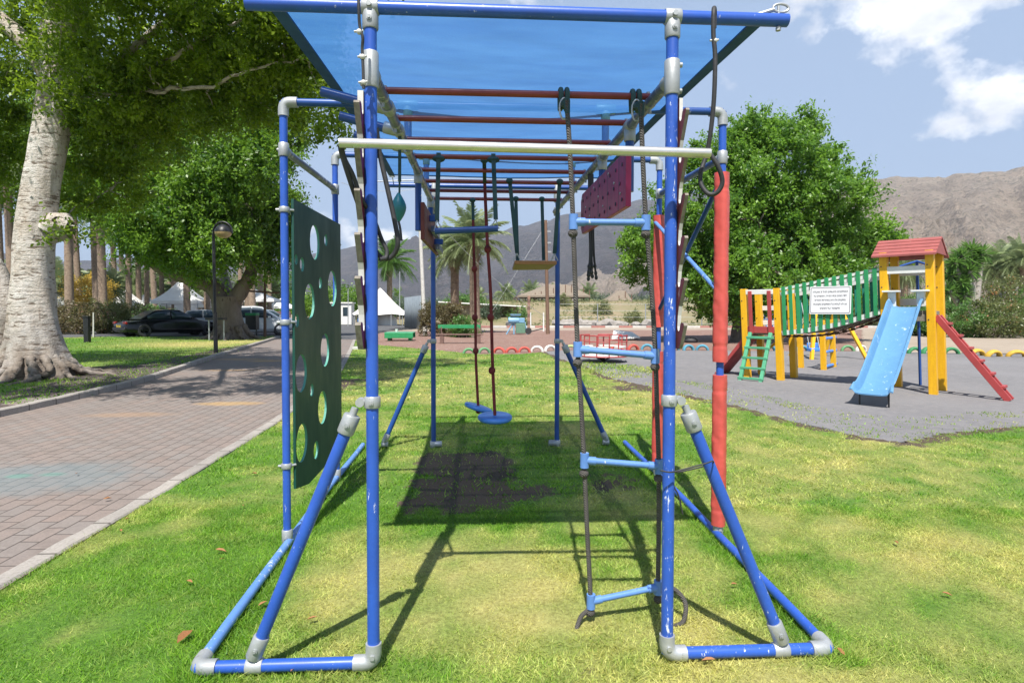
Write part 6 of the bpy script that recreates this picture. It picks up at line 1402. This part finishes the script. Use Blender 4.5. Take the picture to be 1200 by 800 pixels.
# striped kerb along the road
k0, k1 = G(560, 383.8), G(1500, 383.8); L = (k1-k0).length; n = int(L/1.25); d = (k1-k0)/n
kr = thing('striped_kerb', 'road kerb painted in alternating red and white blocks', 'kerb', k0); kr['kind'] = 'structure'; mat('kerb_red', (.42, .19, .16), (.34, .15, .13), .7, 0, 3, (.4, .36, .33), .62); mat('kerb_white', (.6, .58, .55), (.48, .46, .43), .7, 0, 3)
for i in range(min(n, 96)): obj('block', MB().box(d*(i+.5)+Vector((0, 0, .04)), (d.length-.02, .25, .26)), 'kerb_white' if i % 2 else 'kerb_red', kr, smooth=0, bevel=.02)
# rubble heap at the path edge
for i in range(24):
    g = random.Random(i+7); p = G(427+g.uniform(-8, 10), 402+g.uniform(-5, 4)); s = g.uniform(.06, .13); o = link(bpy.data.objects.new('rubble_stone', rk[i % 5].copy() if i < 5 else bpy.data.objects['rubble_stone'].data)); 
    if i < 5: o.data.materials.clear(); o.data.materials.append(M['brick_pile'])
    o.location = p+Vector((0, 0, s*.6+g.uniform(0, .28)*max(0, 1-abs(i-12)/12))); o.scale = (s*1.2, s, s); o.rotation_euler = (g.uniform(-.5, .5), g.uniform(-.5, .5), g.uniform(0, 3)); tag(o, 'broken brick lying in the rubble heap where the path meets the lawn', 'rubble', 'rubble heap at the end of the path')
o = tag(pp('concrete_slab', MB().box((0, 0, .04), (.42, .3, .1)), 'white_worn', None, .01), 'small pale concrete slab lying by the rubble heap', 'slab'); o.location = G(421, 409)
# ================================================================== left side: tents, cars, street furniture
def canopy(label, u, D, half, zv, zp, grp='white pagoda tents under the palms', sides=False):
    c = gd(u, D); t = thing('pagoda_tent', label, 'tent', c, .15, grp); n = 10; mb = MB(); rings = []
    for i in range(n+1):
        s = i/n; r = half*(1-s)**1.0*(1-.16*math.sin(math.pi*s)); z = zv+(zp-zv)*s; rings.append((max(r, .02), z))
    vs = [(r*a, r*b, z) for r, z in rings for a, b in ((-1, -1), (0, -1), (1, -1), (1, 0), (1, 1), (0, 1), (-1, 1), (-1, 0))]
    mb.add(vs, [(i*8+j, i*8+(j+1) % 8, (i+1)*8+(j+1) % 8, (i+1)*8+j) for i in range(n) for j in range(8)]); obj('roof', mb, 'canvas_white', t, smooth=30)
    mb = MB()
    for a in range(4): mb.beam((half*math.cos(a*math.pi/2+math.pi/4)*1.414, half*math.sin(a*math.pi/2+math.pi/4)*1.414, zv-.12), (half*math.cos(a*math.pi/2+3*math.pi/4)*1.414, half*math.sin(a*math.pi/2+3*math.pi/4)*1.414, zv-.12), .02, .26)
    obj('valance', mb, 'canvas_white', t, smooth=0)
    for a, b in ((-1, -1), (1, -1), (1, 1), (-1, 1)): obj('leg', MB().tube([(a*half*.97, b*half*.97, 0), (a*half*.97, b*half*.97, zv)], .04, 6), 'galvanized', t)
    if sides: obj('side_wall', MB().box((half*.45, -half*.96, zv/2), (half*.95, .02, zv)), 'canvas_white', t)
for i, (u, D, hf, zv, zp) in enumerate([(68, 60, 1.7, 2.0, 3.3), (88, 66, 1.6, 2.0, 3.3), (105, 64, 1.5, 2.0, 3.0), (133, 66, 1.5, 2.0, 3.2), (150, 60, 1.6, 2.0, 3.5), (171, 64, 1.5, 2.0, 3.2), (191, 66, 1.5, 2.0, 3.1), (204, 70, 1.6, 2.0, 3.1), (246, 62, 1.6, 2.0, 3.0), (330, 72, 1.6, 2.0, 3.0)]): canopy('small white pagoda tent with peaked roof under the palms', u, D, hf, zv, zp)
canopy('largest white pagoda tent with peaked roof and side wall, left of the forked fig trunk', 214, 50, 1.75, 2.2, 4.0, None, True); canopy('white tent roof behind the white cars, right of the fig trunk', 296, 62, 2.6, 2.6, 3.9, None)
# bell tent
c = gd(447, 62); t = thing('bell_tent', 'large white canvas canopy tent with open low sides behind the left front post', 'tent', c); L = lambda u, v: at(u, v, 62)-c
ap = L(446, 337.5); rr_ = 32/F*62; zv = L(446, 367.5).z; mb = MB(); n = 12; vs = []
for i in range(9):
    s = i/8; r = rr_*(1-s)*(1-.1*math.sin(math.pi*s))+.03; vs += [(ap.x+r*math.cos(2*math.pi*j/n), r*math.sin(2*math.pi*j/n)*.8, zv+(ap.z-zv)*s-.14*(j % 2)*(1-s)) for j in range(n)]
mb.add(vs, [(i*n+j, i*n+(j+1) % n, (i+1)*n+(j+1) % n, (i+1)*n+j) for i in range(8) for j in range(n)]); obj('roof', mb, 'canvas_white', t, smooth=25)
for j in range(n): obj('leg', MB().tube([(ap.x+rr_*.97*math.cos(2*math.pi*j/n), rr_*.78*math.sin(2*math.pi*j/n), -.1), (ap.x+rr_*.97*math.cos(2*math.pi*j/n), rr_*.78*math.sin(2*math.pi*j/n), zv)], .045, 6), 'galvanized', t)
mb = MB().lathe([(1.3, 0), (1.2, .7), (.7, 1.25), (.0005, 1.45)], 14, (ap.x+.4, .3, 0)); obj('inner_tent', mb, 'canvas_white', t, smooth=50)
# corrugated screen
a, b = gd(474, 52), gd(493, 46); t = tag(obj('corrugated_screen', (lambda mb: (mb.add([v for i in range(61) for v in ((a+(b-a)*(i/60)-a)+Vector((0, .05*math.sin(i*1.6), 0)), ((a+(b-a)*(i/60)-a)+Vector((0, .05*math.sin(i*1.6), 2.6))))], [(2*i, 2*i+2, 2*i+3, 2*i+1) for i in range(60)]), mb)[1])(MB()), 'corrugated', None, smooth=60), 'grey corrugated metal screen beside the leaning white mast', 'screen'); t.location = a
so_m = t.modifiers.new('thickness', 'SOLIDIFY'); so_m.thickness = .02
# guard booth, gate pillar, blue bin
c = gd(402, 66); t = thing('guard_booth', 'white guard booth with dark window at the far end of the path', 'booth', c); pp('wall', MB().box((0, 0, 1.15), (2.2, 1.6, 2.3)), 'white_paint', t); pp('roof', MB().box((0, 0, 2.36), (2.5, 1.9, .12)), 'canvas_white', t)
for x in (-.45, .5): pp('window', MB().box((x, -.81, 1.4), (.6, .03, .95)), 'car_glass', t, 0)
c = gd(381, 70); t = thing('gate_pillar', 'white square gate pillar seen through the green panel holes', 'pillar', c); pp('shaft', MB().box((0, 0, 1.2), (.7, .7, 2.4)), 'white_paint', t); pp('cap', MB().box((0, 0, 2.44), (.9, .9, .12)), 'white_paint', t)
c = gd(437, 60); t = thing('gate_pillar', 'brown stone gate pillar carrying a small orange sign', 'pillar', c); pp('shaft', MB().box((0, 0, .85), (.55, .55, 1.8)), 'stone_brown', t); pp('sign_plate', MB().box((-.1, -.3, 1.85), (.5, .04, .5)), 'orange_sign', t)
c = gd(424, 61); t = thing('barrel', 'light blue barrel beside the brown gate pillar', 'barrel', c); obj('drum', MB().lathe([(.38, 0), (.42, .3), (.44, .55), (.42, .8), (.36, 1.0), (.0005, 1.02)], 16), 'light_blue_paint', t); obj('base', MB().box((.55, 0, .35), (.5, .5, .7)), 'blue_dark', t)
# street lamp
c = G(253, 413.5); D_ = (c-CW).dot(FW); t = thing('street_lamp', 'slim black street lamp with hooked top and domed globe on the far lawn', 'street lamp', c); L = lambda u, v: at(u, v, D_)-c
Hh = L(253, 275).z; obj('pole', MB().tube([(0, 0, -.05), (0, 0, 1.3)], .065, 12).tube([(0, 0, 1.25), (0, 0, Hh)], .045, 12), 'black_metal', t)
arc = [(.0, 0, Hh)]+[(.29-.29*math.cos(q), 0, Hh+.05+.33*math.sin(q)) for q in np.linspace(0, math.pi*1.02, 14)]; obj('arm', MB().tube(arc, .032, 10), 'black_metal', t)
lp = (.3, 0, Hh+.06); h_ = obj('hood', MB().lathe([(.26, 0), (.25, .06), (.2, .15), (.12, .22), (.03, .26), (.0005, .265)], 22, lp), 'black_metal', t); obj('globe', MB().lathe([(.255, -.0), (.24, -.07), (.19, -.14), (.1, -.18), (.0005, -.19)], 22, lp), 'lamp_globe', t)
# bollard, T post, bin, dark table
c = G(102.5, 401); t = thing('bollard', 'black square bollard on the far lawn in front of the shrubs', 'bollard', c); pp('post', MB().box((0, 0, .5), (.2, .2, 1.1)), 'black_metal', t, .02); pp('cap', MB().box((0, 0, 1.08), (.24, .24, .06)), 'black_metal', t, .01)
pole('marker_post', 'thin pale post just right of the black bollard', 109.5, 395, 366, 1.8, 'white_worn', 'post')
t, h, w_ = pole('cross_post', 'tall thin brown post with one crossbar at the corner of the path', 310.5, 395, 285, 3.4, 'pole_wood', 'post'); pp('crossbar', MB().beam(Vector((-.83, 0, h.z*.49)), Vector((.75, .0, h.z*.47)), .09, .09), 'pole_wood', t)
c = G(296, 394.5); k = 1/ppm(c); t = thing('litter_bin', 'dark litter bin with green lid in front of the white car', 'bin', c); pp('bin', MB().box((0, 0, .75), (12*k, .5, .75)), 'black_metal', t, .02); pp('lid', MB().box((0, 0, 1.17), (12.5*k, .54, .14)), 'green_paint', t, .03)
for x in (-4.5*k, 4.5*k): pp('leg', MB().box((x, 0, .18), (.05, .05, .4)), 'black_metal', t)
c = G(254, 398.5); k = 1/ppm(c); t = thing('outdoor_table', 'small dark table standing behind the street lamp', 'table', c); pp('top', MB().box((0, 0, .98), (20*k, .5, .1)), 'black_metal', t)
for x in (-8.5*k, 8.5*k): pp('leg', MB().box((x, 0, .47), (.05, .05, 1.0)), 'galvanized', t)
# cars
def car(label, loc, rz, L=4.6, Wd=1.8, H=1.45, paint='car_black', hatch=False, bonnet_open=False, suv=False, glass='car_glass'):
    t = thing('parked_car', label, 'car', loc, rz, 'cars parked beyond the far lawn'); h2, w2 = L/2, Wd/2; gc = .2
    belt = .92*H/1.45 if not suv else 1.0
    st = [(-h2, .35, .62, .70), (-h2+.06, .26, .74, .88), (-h2+.5, .2, .86, 1.0) if not hatch else (-h2+.3, .2, .95, 1.0), (-1.0, .19, .93, 1.0), (.4, .19, .93, 1.0), (1.0, .19, .9, 1.0), (1.6, .2, .84, .98), (h2-.25, .24, .72, .92), (h2-.04, .28, .62, .82), (h2, .36, .55, .7)]
    mb = MB(); ring = []
    for x, zb, zt, k in st:
        zt *= belt/.93; w_ = w2*k; ring.append([(x, -w_*.86, zb), (x, -w_, zb+.14), (x, -w_*1.0, zb+(zt-zb)*.62), (x, -w_*.94, zt-.03), (x, -w_*.8, zt), (x, w_*.8, zt), (x, w_*.94, zt-.03), (x, w_, zb+(zt-zb)*.62), (x, w_, zb+.14), (x, w_*.86, zb)])
    n = 10; mb.add([p for r in ring for p in r], [(i*n+j, i*n+(j+1) % n, (i+1)*n+(j+1) % n, (i+1)*n+j) for i in range(len(st)-1) for j in range(n)]+[tuple(range(n)), tuple((len(st)-1)*n+j for j in range(n-1, -1, -1))])
    if hatch: G_ = [(-h2+.12, belt-.02, .82), (-h2+.55, H-.06, .68), (-.1, H, .7), (.35, H-.05, .69), (1.15, belt-.03, .82)]
    else: G_ = [(-h2+.75, belt+.0, .8), (-1.0, H-.08, .66), (-.3, H, .68), (.2, H-.04, .68), (1.15, belt-.03, .82)]
    vs = []
    for x, z, k in G_: vs += [(x, -w2*k, z), (x, w2*k, z)]
    # cabin: sides belt to roof
    cab = MB(); Q = []
    for x, z, k in G_: Q.append(((x, -w2*k, z), (x, w2*k, z)))
    bl = [(G_[0][0], belt-.05), (G_[-1][0], belt-.05)]
    body = mb; prof = [(x, z) for x, z, k in G_]
    kk = [k for _, _, k in G_]
    o = len(body.v); body.add([p for q in Q for p in q]+[(x, -w2*.83, belt-.05) for x, _, _ in G_]+[(x, w2*.83, belt-.05) for x, _, _ in G_], [(2*i, 2*i+1, 2*i+3, 2*i+2) for i in range(4)]+[(2*i, 2*i+2, 10+i+1, 10+i) for i in range(4)]+[(2*i+1, 15+i, 15+i+1, 2*i+3) for i in range(4)])
    ob = obj('body', mb, paint, t, smooth=38, bevel=.02)
    gl = MB()
    def lerp(a, b, s): return tuple(a[i]+(b[i]-a[i])*s for i in range(3))
    for sgn in (-1, 1):                                   # side windows, one pane per door
        low = lambda x: (x, sgn*(w2*.83+.006), belt+.02)
        def up(x):
            for i in range(4):
                x0, z0, k0 = G_[i]; x1, z1, k1 = G_[i+1]
                if x0 <= x <= x1: s = (x-x0)/(x1-x0); return (x, sgn*(w2*(k0+(k1-k0)*s)+.012), z0+(z1-z0)*s)
        for x0, x1 in ((G_[0][0]+.32, -.32), (-.24, G_[-1][0]-.3)):
            xs = np.linspace(x0, x1, 5); tops = [up(x) for x in xs]; lows = [low(x) for x in xs]
            tops = [lerp(l, u_, .86) for l, u_ in zip(lows, tops)]; gl = MB(); gl.add(lows+tops, [(i, i+1, 6+i, 5+i) for i in range(4)]); g = obj('side_window', gl, glass, t, smooth=60); sm_ = g.modifiers.new('thickness', 'SOLIDIFY'); sm_.thickness = .008; sm_.offset = 1
    for i, nm in ((0, 'rear_window'), (3, 'windscreen')):
        a, b = G_[i], G_[i+1]; A_ = [(a[0], -w2*a[2], a[1]), (a[0], w2*a[2], a[1]), (b[0], w2*b[2], b[1]), (b[0], -w2*b[2], b[1])]
        ce = Vector(); 
        for p in A_: ce += Vector(p)/4
        nn = (Vector(A_[1])-Vector(A_[0])).cross(Vector(A_[3])-Vector(A_[0])).normalized(); nn = nn if nn.z > 0 else -nn
        q = [ce+(Vector(p)-ce)*.86+nn*.012 for p in A_]; obj(nm, MB().add(q+[p-nn*.01 for p in q], [(0, 1, 2, 3), (7, 6, 5, 4), (0, 4, 5, 1), (1, 5, 6, 2), (2, 6, 7, 3), (3, 7, 4, 0)]), glass, t, smooth=0)
    for x in (-h2+.85, h2-.85):
        for sgn in (-1, 1):
            Qm = Matrix.Rotation(math.pi/2*sgn, 3, 'X'); c_ = (x, sgn*(w2-.1), .33)
            wh = obj('wheel', MB().lathe([(.2, -.1), (.3, -.11), (.33, -.07), (.335, 0), (.33, .09), (.3, .125), (.22, .12)], 26, c_, Qm, close=True), 'rubber', t, smooth=50)
            sp_ = MB().lathe([(.0005, .1), (.06, .115), (.065, .09), (.19, .09), (.215, .12), (.215, .06), (.0005, .05)], 24, c_, Qm)
            obj('rim', sp_, 'rim_metal', wh, smooth=40)
            obj('wheel_arch', MB().lathe([(.34, .085), (.395, .103), (.395, .06), (.34, .05)], 26, c_, Qm, close=True), 'black_metal', t, smooth=40)
    for sgn in (-1, 1):
        obj('tail_light', MB().box((-h2+.07, sgn*w2*.68, .74*belt/.93), (.1, .34, .13)), 'light_red', t, bevel=.02); obj('headlight', MB().box((h2-.1, sgn*w2*.62, .62*belt/.93), (.16, .36, .13)), 'white_worn', t, bevel=.02); obj('mirror', MB().box((.72, sgn*(w2+.08), belt+.06), (.14, .16, .12)), paint, t, bevel=.02)
        for x in (-.3, .65): obj('door_handle', MB().box((x-.35, sgn*(w2+.004), belt-.16), (.16, .025, .03)), paint, t)
    obj('number_plate', MB().box((-h2-.0, 0, .55), (.03, .5, .12)), 'plate_yellow', t, bevel=.004); obj('bumper', MB().box((-h2+.05, 0, .4), (.14, Wd*.8, .16)), 'black_metal', t, bevel=.03)
    if bonnet_open: obj('boot_lid', MB().box((-h2+.1, -.05, 1.0), (1.0, Wd*.86, .05), Matrix.Rotation(-.12, 3, 'Y')), paint, t, bevel=.02)
    return t
car('black saloon car with yellow number plate parked in front of the shrubs', gd(200, 32.5), R(50), 5.0, 1.88, 1.42, 'car_black')
car('white hatchback parked behind the litter bin and forked fig trunk', gd(303, 34.5), R(12), 4.2, 1.75, 1.5, 'car_white', hatch=True)
car('white estate car just behind the white hatchback', gd(301, 39), R(20), 4.6, 1.8, 1.68, 'car_white', hatch=True, suv=True); car('silver car at the far end of the parked row', gd(313, 46), R(35), 4.3, 1.75, 1.5, 'car_silver', hatch=True); car('dark car half hidden behind the fig trunk', gd(243, 37), R(30), 4.3, 1.75, 1.45, 'car_silver')
# low dark wall behind the cars
t = tag(pp('wooden_fence', MB().box((0, 0, .7), (3.2, .1, 1.4)), 'stone_brown', None), 'short brown panel fence at the far end of the car row', 'fence'); t.location = gd(322, 60)
t = tag(pp('wooden_fence', MB().box((0, 0, .55), (6, .1, 1.1)), 'stone_brown', None), 'low brown panel fence at the left edge under the shrubs', 'fence'); t.location = gd(40, 40)
# fallen leaves
def leaf_m(sd):
    mb = MB(); g = random.Random(sd); pts = [(-.5, 0), (-.25, .17), (.1, .2), (.5, 0), (.12, -.19), (-.26, -.16)]
    up = lambda a, b: .12*math.cos(a*3)+.5*b*b+.1*g.uniform(-.5, .5)
    tops = [(a, b, up(a, b)) for a, b in pts]; mb.add(tops+[(a, b, z-.012) for a, b, z in tops], [(0, 1, 2, 3), (0, 3, 4, 5), (9, 8, 7, 6), (11, 10, 9, 6)]+[(i, (i+1) % 6, 6+(i+1) % 6, 6+i) for i in range(6)]); return mb
for i, (u, v, s) in enumerate([(259, 650, .07), (217, 752, .1), (222, 687, .05), (308, 713, .05), (285, 596, .03), (366, 731, .05), (150, 612, .05), (298, 558, .06), (260, 660, .035), (142, 626, .04), (1174, 505, .08), (985, 800-30, .05), (830, 780, .06), (345, 790, .05), (700, 470, .06), (126, 588, .06), (90, 558, .05), (860, 690, .04), (1050, 640, .05), (1110, 702, .05)]):
    o = obj('dry_leaf', leaf_m(i), 'dry_leaf', None, smooth=0); o.location = G(u, v)+Vector((0, 0, .03)); o.scale = (s, s, s); o.rotation_euler = (.15*math.sin(i), .2*math.cos(i*2), i*1.3); tag(o, 'dry brown fallen leaf lying flat on the grass or paving', 'leaf', 'fallen leaves on the lawn')

# ================================================================== air: the far mountain fades to pale blue
hz = obj('haze', MB().box((0, 2000, 448), (9000, 4600, 902)), 'sign_white', None, smooth=0); hz.data.materials.clear()
hm = bpy.data.materials.new('haze_air'); hm.use_nodes = True; nt = hm.node_tree; nt.nodes.clear(); ho = nt.nodes.new('ShaderNodeOutputMaterial'); pv = nt.nodes.new('ShaderNodeVolumePrincipled')
pv.inputs['Color'].default_value = (.72, .83, 1, 1); pv.inputs['Density'].default_value = .00013; pv.inputs['Anisotropy'].default_value = .1; nt.links.new(pv.outputs[0], ho.inputs['Volume']); hz.data.materials.append(hm); tag(hz, kind='stuff')
